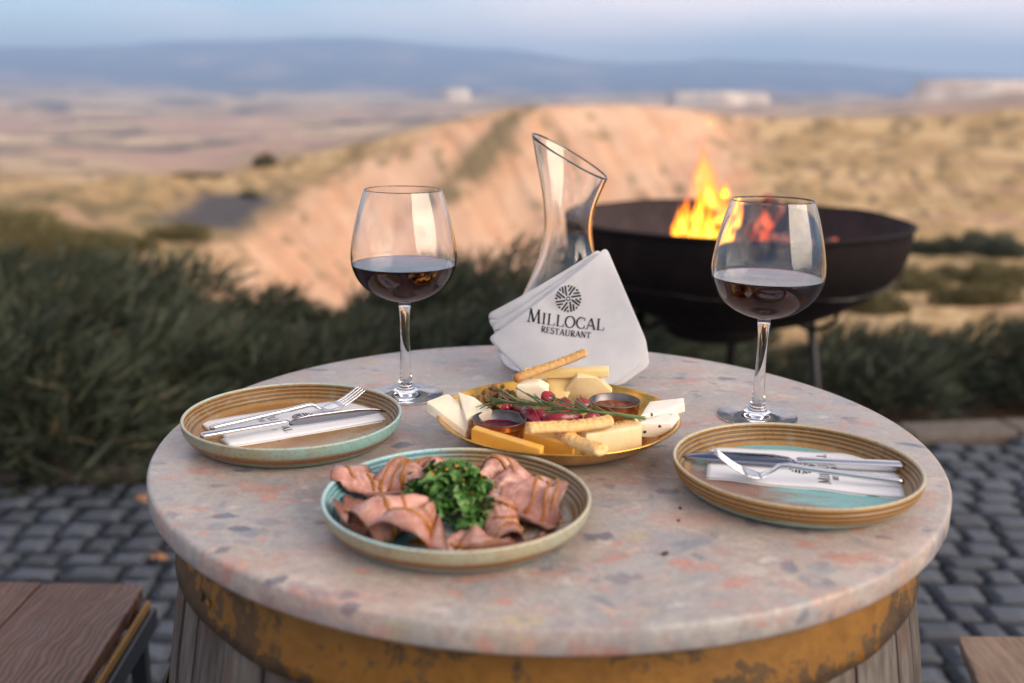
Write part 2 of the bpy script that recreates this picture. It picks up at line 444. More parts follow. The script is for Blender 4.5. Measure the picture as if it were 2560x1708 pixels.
m.pr(colr, 0.95, spec=0.1, normal=m.bump(g1, .6, .15))
me.materials.append(m.m)
ter = bpy.data.objects.new("terrain", me); COL.objects.link(ter)
tag(ter, "salmon hillside, grassy slopes, valley plain and blue mountains beyond the shrubs", "terrain", kind="structure")

# pale flat-topped rock tables on the plain
mesa_m = Mat("mesa_rock")
pp = mesa_m.n("ShaderNodeNewGeometry").outputs["Position"]
mesa_m.pr(mesa_m.ramp(mesa_m.noise(pp, .02, 5), [(.35, (.48, .36, .28)), (.6, (.72, .62, .5))]), .95, spec=.1)
def mesa(cx, cyy, base, top, rx, ry, seed, label):
    V, F = [], []; n = 60
    rings = [(1.18, 0.0), (1.04, .45), (1.0, .9), (.95, 1.0), (.5, 1.03), (0.02, 1.03)]
    for (k, h) in rings:
        for i in range(n):
            a = 2 * math.pi * i / n
            q = 1 + .22 * mnoise.noise(Vector((math.cos(a) * 1.6 + seed, math.sin(a) * 1.6, h * .6))) + .07 * mnoise.noise(Vector((math.cos(a) * 6, math.sin(a) * 6 + seed, 0)))
            zz = base + (top - base) * (h + (.10 * mnoise.noise(Vector((math.cos(a) * 2.5 + seed, math.sin(a) * 2.5, 5))) if h > .8 else 0))
            V.append((cx + rx * k * q * math.cos(a), cyy + ry * k * q * math.sin(a), zz))
    for j in range(len(rings) - 1):
        for i in range(n):
            i2 = (i + 1) % n
            F.append((j * n + i, j * n + i2, (j + 1) * n + i2, (j + 1) * n + i))
    o = mesh("mesa", (V, F), mesa_m.m, origin=(cx, cyy, base))
    return tag(o, label, "rock mesa", kind="structure")
mesa(359.7, 1865.6, -37.26, 0.79, 88.6, 44.3, 1, "pale flat topped rock table on the plain behind the flames")
mesa(696.0, 1551.0, -6.49, 22.53, 99.4, 39.8, 4, "pale long rock table on the right horizon behind the grassy crest")
mesa(-145.5, 2595.9, -34.29, 1.24, 30.0, 15.0, 7, "small pale rock hump on the plain right of the mountain peak")

# haze between the hills and the mountains: one closed box of even air
hz = Mat("haze_air")
pv = hz.n("ShaderNodeVolumePrincipled", {"Color": (0.43, 0.65, 1.0), "Density": 2.25e-4, "Anisotropy": 0.0})
hz.t.links.new(pv.outputs[0], hz.out.inputs["Volume"])
h_top, h_bot = float(Z.max()) + 12.0, float(Z.min()) - 3.0
hv, hf = box((0, 0, (h_top + h_bot) / 2), (23040.0, 23040.0, h_top - h_bot))
haze = mesh("haze", (hv, hf), hz.m, smooth=False)
tag(haze, "thin blue evening haze over the valley", "haze", kind="stuff")
haze.visible_shadow = True

# ================================================================== paving
bed_m = Mat("joint_soil")
g = bed_m.noise(bed_m.oc(), 18, 6, .65)
bed_m.pr(bed_m.ramp(g, [(.3, (.05, .038, .026)), (.55, (.11, .075, .05)), (.75, (.075, .08, .035))]), .95, normal=bed_m.bump(g, .8, .01))
def edge_y(x): return 3.50 + 0.155 * x          # line where paving stops
bedv = [(-9, -9, -0.022), (9, -9, -0.022), (9, edge_y(9) + .05, -0.022), (-9, edge_y(-9) + .05, -0.022)]
pav = empty("pavement", (0, 2.0, 0), "dark grey cobblestone paving with brown joints around the barrel table", "paving", kind="structure")
mesh("joint_bed", (bedv, [(0, 1, 2, 3)]), bed_m.m, pav, smooth=False)
cob_m = Mat("cobble_granite")
oc = cob_m.oc(); rn = cob_m.rnd()
oc2 = cob_m.vadd(oc, cob_m.n("ShaderNodeCombineXYZ", {0: cob_m.M("MULTIPLY", rn, 37.0), 1: cob_m.M("MULTIPLY", rn, 91.0)}).outputs[0])
g1 = cob_m.noise(oc2, 22, 6, .62); g2 = cob_m.noise(oc2, 160, 3, .6)
cc = cob_m.ramp(g1, [(.3, (.048, .058, .078)), (.55, (.080, .095, .120)), (.75, (.115, .13, .15))])
cc = cob_m.mix(.75, cc, cob_m.ramp(rn, [(0, .55), (.5, .9), (1, 1.25)]), "MULTIPLY")
cob_m.pr(cc, cob_m.ramp(g2, [(.3, .42), (.7, .62)]), normal=cob_m.bump(cob_m.M("ADD", g1, cob_m.M("MULTIPLY", g2, .3)), .5, .006))
protos = []
for k in range(8):
    V, F = soft(box((0, 0, -.03), (1, 1, .07)), 0, 1, sub=2)
    V2 = []
    for x, y, z in V:
        e = max(abs(x), abs(y)) * 2
        rr = 1.0 - 0.035 * max(0, e - .5)
        # rounded shoulders and a slightly domed, uneven head
        top = z > 0.0
        cornr = (min(abs(x) * 2, 1) ** 4) * (min(abs(y) * 2, 1) ** 4)
        q = Vector((x * 2.2 + k * 5.1, y * 2.2, k))
        nx = x * (1 - .05 * cornr) + .045 * mnoise.noise(q * 1.2 + Vector((9, 0, 0)))
        ny = y * (1 - .05 * cornr) + .045 * mnoise.noise(q * 1.2 + Vector((0, 9, 0)))
        nz = z + (.0045 * mnoise.noise(q * 1.6) - .005 * max(0, e - .72) ** 2 * 6 if top else 0)
        V2.append((nx * rr, ny * rr, nz))
    o = mesh("cobblestone", (V2, F), cob_m.m)
    protos.append(o)
meshes = [o.data for o in protos]
for o in protos: bpy.data.objects.remove(o)
stones = []
y = -1.2; row = 0
while y < edge_y(-4) + 1.6:
    dy = random.uniform(.088, .112)
    x = -3.4 + random.uniform(0, .1)
    while x < 3.6:
        dx = random.uniform(.092, .165)
        xc = x + dx / 2; yc = y + dy / 2 + .045 * math.sin(xc * 1.3 + 1.0) + random.uniform(-.004, .004)
        if yc + dy * .5 < edge_y(xc) - .01:
            stones.append((xc, yc, dx - .011, dy - .010))
        x += dx
    y += dy; row += 1
def in_view(x, y):
    zc = y * cp + CAMZ * sp
    if zc < .3: return False
    u = abs(x) / zc * cd.lens / 36; v = (y * sp - CAMZ * cp) / zc * cd.lens / 36
    return u < .53 and v > -.37
vis = [s for s in stones if in_view(s[0], s[1]) and not (abs(s[0] - .04) < .62 * s[1] / 2.1 and s[1] < 3.9 and abs(s[0] - .04) < .30 + .14 * s[1])]
vis.sort(key=lambda s: s[0] ** 2 + s[1] ** 2)
near = vis[:300]
nearset = set(near)
for i, (x, y, a, b) in enumerate(near):
    o = bpy.data.objects.new("cobblestone", meshes[i % 8]); COL.objects.link(o)
    o.parent = pav; o.location = Vector((x, y, random.uniform(-.004, .003))) - pav.location
    o.scale = (a * random.choice((-1, 1)), b * random.choice((-1, 1)), 1.0)
    o.rotation_euler = (random.uniform(-.025, .025), random.uniform(-.025, .025), random.uniform(-.05, .05))
rest = []
for s in stones:
    if s in nearset: continue
    c0, c1 = math.cos(.0), 0
    V, F = box((s[0], s[1], -.03 + random.uniform(-.004, .003)), (s[2], s[3], .07))
    rest.append(soft((V, F), .009, 1))
o = mesh("cobblestone_field", join(*rest), cob_m.m, pav, smooth=False)
o["kind"] = "stuff"

# kerb of long grey stones along the planting
kerb_m = Mat("kerb_stone")
g = kerb_m.noise(kerb_m.oc(), 30, 6, .65)
kerb_m.pr(kerb_m.ramp(g, [(.3, (.085, .068, .056)), (.7, (.155, .13, .11))]), .8, normal=kerb_m.bump(g, .6, .006))
kerb = empty("kerb", (0, edge_y(0) + .1, 0), "low pale stone kerb between the cobbles and the dark shrubs", "kerb", kind="structure")
x = -3.0
while x < 3.4:
    L = random.uniform(.42, .6)
    th = math.atan(.155)
    Mr = Matrix.Rotation(th, 3, "Z")
    vf = soft(box((x + L / 2, edge_y(x + L / 2) + .09, .0), (L - .012, .15, .05), Mr), .012, 2)
    mesh("kerb_stone", vf, kerb_m.m, kerb, smooth=False)
    x += L * math.cos(th)

# ================================================================== shrubs
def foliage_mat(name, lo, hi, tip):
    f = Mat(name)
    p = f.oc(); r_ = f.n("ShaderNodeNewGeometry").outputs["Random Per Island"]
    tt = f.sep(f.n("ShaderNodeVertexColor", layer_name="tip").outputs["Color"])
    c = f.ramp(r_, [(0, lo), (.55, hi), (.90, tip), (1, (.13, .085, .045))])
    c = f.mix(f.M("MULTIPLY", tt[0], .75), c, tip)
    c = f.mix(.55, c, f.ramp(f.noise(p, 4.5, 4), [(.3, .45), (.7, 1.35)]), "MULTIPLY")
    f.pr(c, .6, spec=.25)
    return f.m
jun = foliage_mat("juniper_foliage", (.011, .017, .010), (.026, .037, .022), (.086, .102, .062))
jun2 = foliage_mat("scrub_foliage", (.05, .05, .018), (.10, .09, .032), (.20, .165, .065))
bark = Mat("shrub_bark"); bark.pr(bark.ramp(bark.noise(bark.oc(), 40), [(.3, (.05, .032, .02)), (.7, (.12, .08, .055))]), .9)
def shoots(n, rx, ry, h, lean, seed, size=.13, clumps=9):
    """feathery evergreen shoots on a low mound: every shoot is a spine with short side blades"""
    rs = np.random.default_rng(seed); V, F, T = [], [], []
    lobes = [(rs.uniform(-.8, .8) * rx, rs.uniform(-.75, .75) * ry, rs.uniform(.38, .62), rs.uniform(.5, 1.0)) for _ in range(clumps)]
    for k_ in range(n):
        longs = k_ % 10 == 0
        lx, ly, lr, lh = lobes[rs.integers(clumps)]
        a = rs.uniform(0, 2 * math.pi); el = math.asin(rs.uniform(0.35 if longs else 0.02, 1.0)); q = (rs.uniform(.86, 1.0) if longs else rs.uniform(.45, 1.0) ** .5)
        dx, dy, dz = math.cos(a) * math.cos(el), math.sin(a) * math.cos(el), math.sin(el)
        p = Vector((lx + dx * lr * rx * q, ly + dy * lr * ry * q, .03 + dz * lh * h * q))
        d = Vector((dx * .75 + lean[0] * (2.3 if longs else 1.3) + rs.normal(0, .25), dy * .5 + lean[1] + rs.normal(0, .25), dz * .6 + (.32 if longs else .15) + rs.normal(0, .28))).normalized()
        L = size * (rs.uniform(.9, 1.6) if longs else rs.uniform(.5, 1.25))
        s_ = d.cross(Vector((rs.normal(), rs.normal(), rs.normal()))).normalized()
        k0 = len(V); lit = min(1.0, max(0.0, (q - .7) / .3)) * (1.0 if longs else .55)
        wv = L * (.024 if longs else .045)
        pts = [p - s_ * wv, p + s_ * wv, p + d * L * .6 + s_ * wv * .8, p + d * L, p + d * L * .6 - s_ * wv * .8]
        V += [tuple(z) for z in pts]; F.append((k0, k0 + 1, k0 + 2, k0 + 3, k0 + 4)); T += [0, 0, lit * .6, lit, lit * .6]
        nb = 14 if longs else 6
        for b in range(nb):
            t = .15 + .75 * b / nb; sg = 1 if b % 2 else -1
            bp = p + d * L * t; bd = (d * .9 + s_ * sg * .6 + Vector((0, 0, rs.normal(0, .2)))).normalized(); bl = L * (.26 if longs else .36) * (1.1 - t * .5)
            nn = d.cross(s_).normalized(); k0 = len(V)
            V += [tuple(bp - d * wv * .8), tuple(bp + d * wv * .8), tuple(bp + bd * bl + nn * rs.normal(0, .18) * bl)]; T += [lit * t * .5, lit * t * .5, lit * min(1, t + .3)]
            F.append((k0, k0 + 1, k0 + 2))
    return V, F, T
def stems(rx, ry, h, seed):
    rs = np.random.default_rng(seed); parts = []
    for _ in range(7):
        a = rs.uniform(0, 2 * math.pi); e = Vector((math.cos(a) * rx * .7, math.sin(a) * ry * .7, h * rs.uniform(.45, .8)))
        parts.append(tube(smoothpath([(0, 0, -.06), e * .4 + Vector((0, 0, .05)), e], 4), [.02 * (1 - i / 9.5) + .004 for i in range(9)], 6))
    return join(*parts)
SH = {}
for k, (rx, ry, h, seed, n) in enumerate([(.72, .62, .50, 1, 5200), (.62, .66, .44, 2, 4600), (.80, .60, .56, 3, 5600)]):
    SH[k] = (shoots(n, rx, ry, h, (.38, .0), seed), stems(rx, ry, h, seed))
shrub_first = {}
def shrub(x, y, z, k, sc, rz, label, mat=None, group="dark junipers behind the paving", name="juniper_shrub", cat="shrub"):
    key = (k, (mat or jun).name)
    r_ = empty(name, (x, y, z), label, cat, group)
    r_.rotation_euler = (0, 0, rz); r_.scale = sc if hasattr(sc, "__len__") else (sc, sc, sc)
    if key not in shrub_first:
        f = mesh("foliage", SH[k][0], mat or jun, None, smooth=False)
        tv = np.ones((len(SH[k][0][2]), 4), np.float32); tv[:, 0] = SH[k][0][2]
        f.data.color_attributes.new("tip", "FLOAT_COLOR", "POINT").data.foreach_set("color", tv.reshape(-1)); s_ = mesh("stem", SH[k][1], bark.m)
        shrub_first[key] = (f.data, s_.data); f.parent = r_; s_.parent = r_
    else:
        for nm, d_ in zip(("foliage", "stem"), shrub_first[key]):
            o = bpy.data.objects.new(nm, d_); COL.objects.link(o); o.parent = r_
    return r_
FRONT = [(-2.75, 3.62, 2, 1.05, .2, "dark juniper shrub cut off by the left edge of the picture"), (-1.95, 3.72, 0, 1.0, -.2, "dark juniper shrub at the left edge, above the cobbles"),
         (-1.20, 3.84, 1, .98, .3, "dark juniper shrub behind the left plate"), (-.48, 4.02, 2, .74, .0, "dark juniper shrub below and left of the left wine glass bowl"),
         (.22, 4.16, 0, 1.0, .25, "dark juniper shrub directly behind the decanter and the cloth napkin"), (.98, 4.30, 1, .50, -.3, "low juniper shrub under the fire bowl"),
         (1.62, 4.50, 0, .58, .2, "low juniper shrub behind the right leg of the fire bowl"), (2.30, 4.58, 2, .62, -.2, "juniper shrub behind the right end of the kerb"), (2.95, 4.70, 1, .8, .1, "juniper shrub cut off by the right edge of the picture")]
BACK = [(-2.9, 4.9, 1, 1.3, .1, "rear juniper shrub rising highest at the far left edge"), (-2.15, 5.0, 2, .95, .4, "rear juniper shrub second from the left edge, under the olive hillock"), (-1.30, 5.0, 0, .66, -.1, "rear juniper shrub with shoots pointing up right, under the foot of the salmon slope"),
        (-.55, 5.1, 1, .72, .3, "rear juniper shrub seen left of the left wine glass"), (.15, 5.2, 2, 1.02, -.2, "rear juniper shrub seen between the left wine glass and the decanter neck"), (.85, 5.3, 0, .72, .2, "rear juniper shrub hidden behind the fire bowl")]
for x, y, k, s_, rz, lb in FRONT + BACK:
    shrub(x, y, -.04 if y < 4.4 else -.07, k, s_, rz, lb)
grid_az = az; 
def ground_z(x, y):
    a = math.degrees(math.atan2(x, y)); d = math.hypot(x, y)
    i = int(np.clip(np.searchsorted(az, a), 1, len(az) - 1)); j = int(np.clip(np.searchsorted(dist, d), 1, len(dist) - 1))
    return float(Z[i, j])
def scrub(b, d, k, s_, rz, lb, mat=None):
    x, y = d * math.sin(R(b)), d * math.cos(R(b))
    shrub(x, y, ground_z(x, y) - .05 * (s_[0] if isinstance(s_, tuple) else s_), k, s_, rz, lb, mat, "scrub bushes on the dry slopes", "scrub_bush", "bush")
scrub(-13.68, 128, 0, (1.9, 1.9, 3.3), 0, "lone dark bush standing on the ridge line left of the salmon slope", jun2)
scrub(-14.43, 92, 1, 1.5, 1, "small dark bush at the left border of the salmon slope below the lone ridge bush", jun)
scrub(18.04, 20, 0, .55, .3, "scrub bush right of the fire bowl, nearest its rim", jun2)
scrub(21.35, 23, 1, .75, .8, "scrub bush on the slope between the fire bowl and the dark round bush", jun2)
scrub(23.30, 22, 2, .72, 0, "dark round scrub bush on the right slope", jun)
scrub(25.10, 23, 0, .9, .7, "tall dark scrub bush near the right edge", jun)
scrub(26.18, 21, 1, .85, .2, "dark scrub bush cut off by the right edge", jun)
scrub(24.01, 14.5, 1, .55, .5, "olive scrub bush below the dark round bush", jun2)
scrub(25.79, 13, 0, .6, .5, "olive scrub bush below the tall dark bush at the right edge", jun2)
scrub(21.97, 12, 2, .5, 1.5, "olive scrub bush beside the bare soil patch right of the fire bowl", jun2)
scrub(25.00, 9.5, 1, .5, 2.5, "nearest olive scrub bush above the right junipers", jun2)
scrub(20.29, 8.6, 0, .36, 2.0, "low scrub bush in front of the bare soil patch", jun2)
scrub(-24.09, 22, 2, 1.5, .2, "broad olive scrub bush on the left hillock", jun2)
scrub(-26.85, 30, 0, 2.2, .9, "large olive scrub bush on the left hillock at the picture edge", jun2)
scrub(-21.21, 36, 1, 1.6, .4, "brown olive scrub bush below the dark track", jun2)
scrub(-18.21, 46, 2, 1.5, .4, "scrub bush in the gully at the foot of the salmon slope", jun2)
scrub(-17.33, 108, 1, (4.2, 2.0, 1.5), .4, "flat dark thicket on the crest above the dark track", jun2)
# ================================================================== stone-topped barrel table
TCX, TCY, TR = 0.0364, 1.0260, 0.400
st = Mat("breccia_marble")
oc = st.oc()
def nz3(vec, sc, dt, ro, k): return st.vscale(st.vadd(st.n("ShaderNodeTexNoise", {"Vector": vec, "Scale": sc, "Detail": dt, "Roughness": ro}).outputs["Color"], st.n("ShaderNodeCombineXYZ", {0: -.5, 1: -.5, 2: -.5}).outputs[0]), k)
wa = st.vadd(oc, nz3(oc, 6.0, 6.0, .62, .10))
wb = st.vadd(wa, nz3(oc, 38.0, 5.0, .65, .022))
flow = st.n("ShaderNodeMapping", {"Vector": wb, "Rotation": (0, 0, R(-22)), "Scale": (1.0, 1.75, 1.0)}).outputs["Vector"]
n_a = st.noise(flow, 7, 7, .66); n_c = st.noise(wa, 55, 6, .66); n_f = st.noise(oc, 340, 3, .7); n_m = st.noise(oc, 120, 4, .7)
def clasts(vec, sc, lo, seed):
    v = st.n("ShaderNodeTexVoronoi", {"Vector": st.vadd(vec, st.n("ShaderNodeCombineXYZ", {0: seed, 1: seed * .7}).outputs[0]), "Scale": sc, "Randomness": 1.0}, feature="F1").outputs
    c_ = st.sep(v["Color"]); return c_, st.M("MULTIPLY", st.M("GREATER_THAN", c_[0], lo), st.ramp(v["Distance"], [(.34, 1.0), (.54, 0.0)])), v["Distance"]
base = st.ramp(n_a, [(.30, (.27, .265, .265)), (.45, (.36, .335, .31)), (.57, (.44, .395, .345)), (.72, (.33, .315, .31))])
n_l = st.noise(st.vadd(wa, st.n('ShaderNodeCombineXYZ', {0: 2.2, 1: 6.3}).outputs[0]), 4.2, 5, .6)
base = st.mix(.55, base, st.ramp(n_l, [(.36, (.26, .275, .30)), (.48, (.385, .355, .325)), (.60, (.49, .37, .29))]))
base = st.mix(.45, base, st.ramp(n_c, [(.32, (.25, .25, .26)), (.5, (.40, .365, .33)), (.68, (.53, .475, .42))]))
c1, m1, d1 = clasts(flow, 13, .35, 0.0)
base = st.mix(st.M("MULTIPLY", m1, .62), base, st.ramp(c1[1], [(0, (.26, .275, .30)), (.3, (.44, .415, .38)), (.55, (.37, .35, .34)), (.75, (.44, .38, .31)), (.92, (.50, .30, .23)), (1, (.54, .50, .44))]))
c2, m2, d2 = clasts(flow, 27, .55, 3.1)
base = st.mix(st.M("MULTIPLY", m2, .72), base, st.ramp(c2[1], [(0, (.19, .21, .25)), (.25, (.42, .40, .37)), (.45, (.48, .27, .21)), (.55, (.55, .49, .42)), (.8, (.30, .30, .315)), (1, (.50, .40, .22))]))
c3_, m3, d3 = clasts(wb, 58, .66, 7.7)
base = st.mix(st.M("MULTIPLY", m3, .75), base, st.ramp(c3_[1], [(0, (.12, .135, .18)), (.3, (.34, .33, .33)), (.5, (.53, .26, .19)), (.75, (.58, .53, .47)), (1, (.17, .19, .235))]))
# coral veins and clouds between the clasts
n_p = st.noise(st.vadd(flow, st.n("ShaderNodeCombineXYZ", {0: 4.2, 1: 9.1}).outputs[0]), 11, 7, .68)
vein = st.ramp(st.M("ABSOLUTE", st.M("SUBTRACT", n_p, .52)), [(.0, 1.0), (.022, 0.0)])
cloud = st.ramp(n_p, [(.55, 0.0), (.64, 1.0)])
base = st.mix(st.M("MULTIPLY", st.M("MAXIMUM", st.M("MULTIPLY", vein, .40), cloud), .70), base, (.48, .215, .16))
# navy fragments
c4, m4, d4 = clasts(flow, 36, .95, 11.3)
base = st.mix(st.M("MULTIPLY", m4, .72), base, (.075, .095, .15))
base = st.mix(1.0, base, (.93, .93, .93), "MULTIPLY")
base = st.mix(.45, base, st.ramp(n_m, [(.3, .62), (.7, 1.28)]), "MULTIPLY")
base = st.mix(.30, base, st.ramp(n_f, [(.3, .55), (.7, 1.3)]), "MULTIPLY")
st.pr(base, st.ramp(n_c, [(.3, .30), (.7, .46)]), spec=.45, normal=st.bump(st.M("ADD", n_m, n_f), .12, .0015))

wd = Mat("weathered_oak")
rn = wd.rnd()
ocw = wd.vadd(wd.oc(), wd.n("ShaderNodeCombineXYZ", {2: wd.M("MULTIPLY", rn, 9.0)}).outputs[0])
gr = wd.noise(wd.n("ShaderNodeMapping", {"Vector": ocw, "Scale": (60, 60, 3.2)}).outputs["Vector"], 1.6, 7, .66)
g2 = wd.noise(ocw, 9, 4, .6)
cc = wd.ramp(gr, [(.25, (.038, .031, .027)), (.5, (.115, .098, .085)), (.75, (.20, .178, .158))])
cc = wd.mix(wd.ramp(g2, [(.55, 0.0), (.72, .75)]), cc, (.13, .055, .025))
cc = wd.mix(.6, cc, wd.ramp(rn, [(0, .62), (1, 1.2)]), "MULTIPLY")
wd.pr(cc, .85, spec=.2, normal=wd.bump(gr, .9, .004))

hp = Mat("yellow_painted_iron")
ho = hp.oc()
h1 = hp.noise(ho, 11, 7, .68); h2 = hp.noise(ho, 55, 5, .7)
hz_ = hp.sep(ho)
ye = hp.ramp(h2, [(.3, (.165, .070, .009)), (.65, (.255, .118, .016))])
wear = hp.M("ADD", h1, hp.M("MULTIPLY", hp.M("SUBTRACT", h2, .5), .7))
low = hp.n("ShaderNodeMapRange", {"Value": hz_[2], "From Min": -.094, "From Max": -.062, "To Min": .20, "To Max": 0.0}).outputs[0]
# bare dark iron at the left end where the band overlaps itself
ang = hp.M("ARCTAN2", hz_[1], hz_[0])
lap = hp.M("MULTIPLY", hp.M("LESS_THAN", ang, -2.46), hp.M("GREATER_THAN", ang, -3.2))
wr = hp.ramp(hp.M("ADD", hp.M("ADD", wear, low), hp.M("MULTIPLY", lap, .17)), [(.53, 0.0), (.60, 1.0)])
hc = hp.mix(wr, ye, hp.ramp(h2, [(.3, (.028, .018, .012)), (.7, (.11, .062, .025))]))
hp.pr(hc, hp.ramp(wr, [(0, .5), (1, .8)]), spec=.35, normal=hp.bump(wear, .5, .003))

tab = empty("barrel_table", (TCX, TCY, 0), "old oak barrel table with yellow iron hoop and mottled pink grey marble top", "table")
# slab: eased edge, small chips
prof = [(0.0, 0.0), (.30, 0.0), (.396, 0.0), (.3985, -.0008), (.4, -.003), (.4, -.0195), (.399, -.0215), (.396, -.0222), (.30, -.0222), (0.0, -.0222)]
prof = [(max(r, 1e-4), z) for r, z in prof]
V, F = lathe(prof, 360, (TCX, TCY, TZ))
V2 = []
for x, y, z in V:
    rr = math.hypot(x - TCX, y - TCY)
    if rr > .39:
        a = math.atan2(y - TCY, x - TCX)
        k = 1 + .0022 * mnoise.noise(Vector((math.cos(a) * 2, math.sin(a) * 2, 0))) - .0045 * max(0, mnoise.noise(Vector((math.cos(a) * 34, math.sin(a) * 34, z * 60))) - .42)
        x = TCX + (x - TCX) * k; y = TCY + (y - TCY) * k
    V2.append((x, y, z))
top = mesh("tabletop", (V2, F), st.m, tab, origin=(0, 0, TZ))
# staves, each its own bent plank
def barrel_r(z): return .362 + .050 * (1 - ((z - .46) / .46) ** 2)
rb = random.Random(5)
nst = 34
cuts = [0.0]
for i in range(nst): cuts.append(cuts[-1] + rb.uniform(.75, 1.3))
tot = cuts[-1]
for i in range(nst):
    a0 = 2 * math.pi * cuts[i] / tot + 1.35; a1 = 2 * math.pi * cuts[i + 1] / tot + 1.35
    gap = rb.uniform(.0025, .006) / .37
    a1 -= gap
    off = rb.uniform(-.003, .002)
    V, F = [], []; nz, nw = 14, 5
    for j in range(nz):
        z = .93 - .928 * j / (nz - 1); rr = barrel_r(z) + off
        for k in range(nw):
            a = a0 + (a1 - a0) * k / (nw - 1)
            e = -.0025 if k in (0, nw - 1) else 0
            q = rr + e + .0012 * mnoise.noise(Vector((a * 30, z * 4, 1)))
            V.append((TCX + q * math.cos(a), TCY + q * math.sin(a), z))
    for j in range(nz):
        z = .93 - .928 * j / (nz - 1); rr = barrel_r(z) + off - .024
        for k in range(nw):
            a = a0 + (a1 - a0) * k / (nw - 1)
            V.append((TCX + rr * math.cos(a), TCY + rr * math.sin(a), z))
    n0 = nz * nw
    for j in range(nz - 1):
        for k in range(nw - 1):
            p = j * nw + k
            F.append((p, p + nw, p + nw + 1, p + 1)); q = n0 + p
            F.append((q, q + 1, q + nw + 1, q + nw))
        F.append((j * nw, n0 + j * nw, n0 + (j + 1) * nw, (j + 1) * nw))
        e = nw - 1
        F.append((j * nw + e, (j + 1) * nw + e, n0 + (j + 1) * nw + e, n0 + j * nw + e))
    for k in range(nw - 1):
        F.append((k, k + 1, n0 + k + 1, n0 + k)); b = (nz - 1) * nw
        F.append((b + k, n0 + b + k, n0 + b + k + 1, b + k + 1))
    mesh("stave", (V, F), wd.m, tab, smooth=False)
def hoop(z0, z1, name, label=None):
    V = []; n = 200; rows = 6
    th = .0022
    for side in (0, 1):
        for j in range(rows + 1):
            z = z0 + (z1 - z0) * j / rows
            for i in range(n):
                a = 2 * math.pi * i / n
                w_ = .0030 * mnoise.noise(Vector((math.cos(a) * 7, math.sin(a) * 7, 3 + z0))) if j == 0 else 0
                q = max(barrel_r(z), barrel_r(z0) * .9) + .0035 + (th if side == 0 else 0) + .0012 * mnoise.noise(Vector((math.cos(a) * 4, math.sin(a) * 4, z * 20)))
                V.append((TCX + q * math.cos(a), TCY + q * math.sin(a), z + w_))
    F = []; m_ = (rows + 1) * n
    for j in range(rows):
        for i in range(n):
            i2 = (i + 1) % n
            F.append((j * n + i, j * n + i2, (j + 1) * n + i2, (j + 1) * n + i))
            F.append((m_ + j * n + i, m_ + (j + 1) * n + i, m_ + (j + 1) * n + i2, m_ + j * n + i2))
    for i in range(n):
        i2 = (i + 1) % n
        F.append((i, m_ + i, m_ + i2, i2)); t = rows * n
        F.append((t + i, t + i2, m_ + t + i2, m_ + t + i))
    return mesh("hoop", (V, F), hp.m, tab, origin=(0, 0, TZ))
hoop(TZ - .092, TZ - .0235, "hoop")
hoop(.66, .70, "hoop"); hoop(.22, .26, "hoop"); hoop(.0, .06, "hoop")
# rivets of the top hoop
rv = []
for a in (-2.50, -2.46):
    for z in (TZ - .045, TZ - .072):
        q = barrel_r(z) + .0068
        rv.append(xf(lathe([(.0001, .0022), (.003, .0016), (.0045, 0)], 10), Matrix.Translation((TCX + q * math.cos(a), TCY + q * math.sin(a), z)) @ Matrix.Rotation(a, 4, "Z") @ Matrix.Rotation(R(90), 4, "Y")))
for q in rv: mesh("rivet", q, hp.m, tab)

# ================================================================== seats at the edges of the frame
ws = Mat("brown_plank_wood")
oc = ws.oc()
wv = ws.vadd(oc, ws.vscale(ws.n("ShaderNodeTexNoise", {"Vector": oc, "Scale": 5.0, "Detail": 3.0}).outputs["Color"], .09))
ring = ws.n("ShaderNodeTexWave", {"Vector": ws.n("ShaderNodeMapping", {"Vector": wv, "Scale": (1, .12, 1)}).outputs["Vector"], "Scale": 30.0, "Distortion": 7.0, "Detail": 3.0, "Detail Scale": 1.6}, bands_direction="X").outputs["Fac"]
fib = ws.noise(ws.n("ShaderNodeMapping", {"Vector": oc, "Scale": (90, 5, 30)}).outputs["Vector"], 1.5, 6, .65)
blot = ws.noise(oc, 9, 5, .6)
c = ws.ramp(ring, [(.15, (.075, .027, .011)), (.5, (.120, .048, .021)), (.85, (.165, .073, .036))])
c = ws.mix(.5, c, ws.ramp(fib, [(.3, .45), (.7, 1.2)]), "MULTIPLY")
c = ws.mix(ws.ramp(blot, [(.52, 0.0), (.70, .75)]), c, (.075, .042, .03))
ws.pr(c, ws.ramp(blot, [(.3, .38), (.7, .55)]), spec=.4, normal=ws.bump(ws.M("ADD", ring, fib), .35, .003))
edge = Mat("raw_plank_edge"); e_ = edge.noise(edge.oc((4, 60, 60)), 2, 5); edge.pr(edge.ramp(e_, [(.3, (.26, .12, .02)), (.7, (.40, .21, .045))]), .6, normal=edge.bump(e_, .4, .002))
blk = Mat("dark_steel_frame"); blk.pr((.018, .020, .024), .42, spec=.5)
def plank_poly(pts, r_=.018, n=5):
    """rounded corners in plan"""
    out = []; m_ = len(pts)
    for i in range(m_):
        p0, p1, p2 = Vector(pts[i - 1]), Vector(pts[i]), Vector(pts[(i + 1) % m_])
        a = (p0 - p1).normalized() * r_; b = (p2 - p1).normalized() * r_
        for k in range(n + 1):
            t = k / n
            out.append((p1 + a) * (1 - t) ** 2 + p1 * 2 * t * (1 - t) + (p2 + b * 1.0 - (p2 - p1) + Vector((0, 0, 0))) * t * t if False else (p1 + a) * (1 - t) ** 2 + p1 * (2 * t * (1 - t)) + (p1 + b) * t * t)
    return out
ZS = TZ - .45
seat = empty("plank_stool", (-.80, 1.36, 0), "dark brown plank stool on a black steel frame left of the barrel table", "stool")
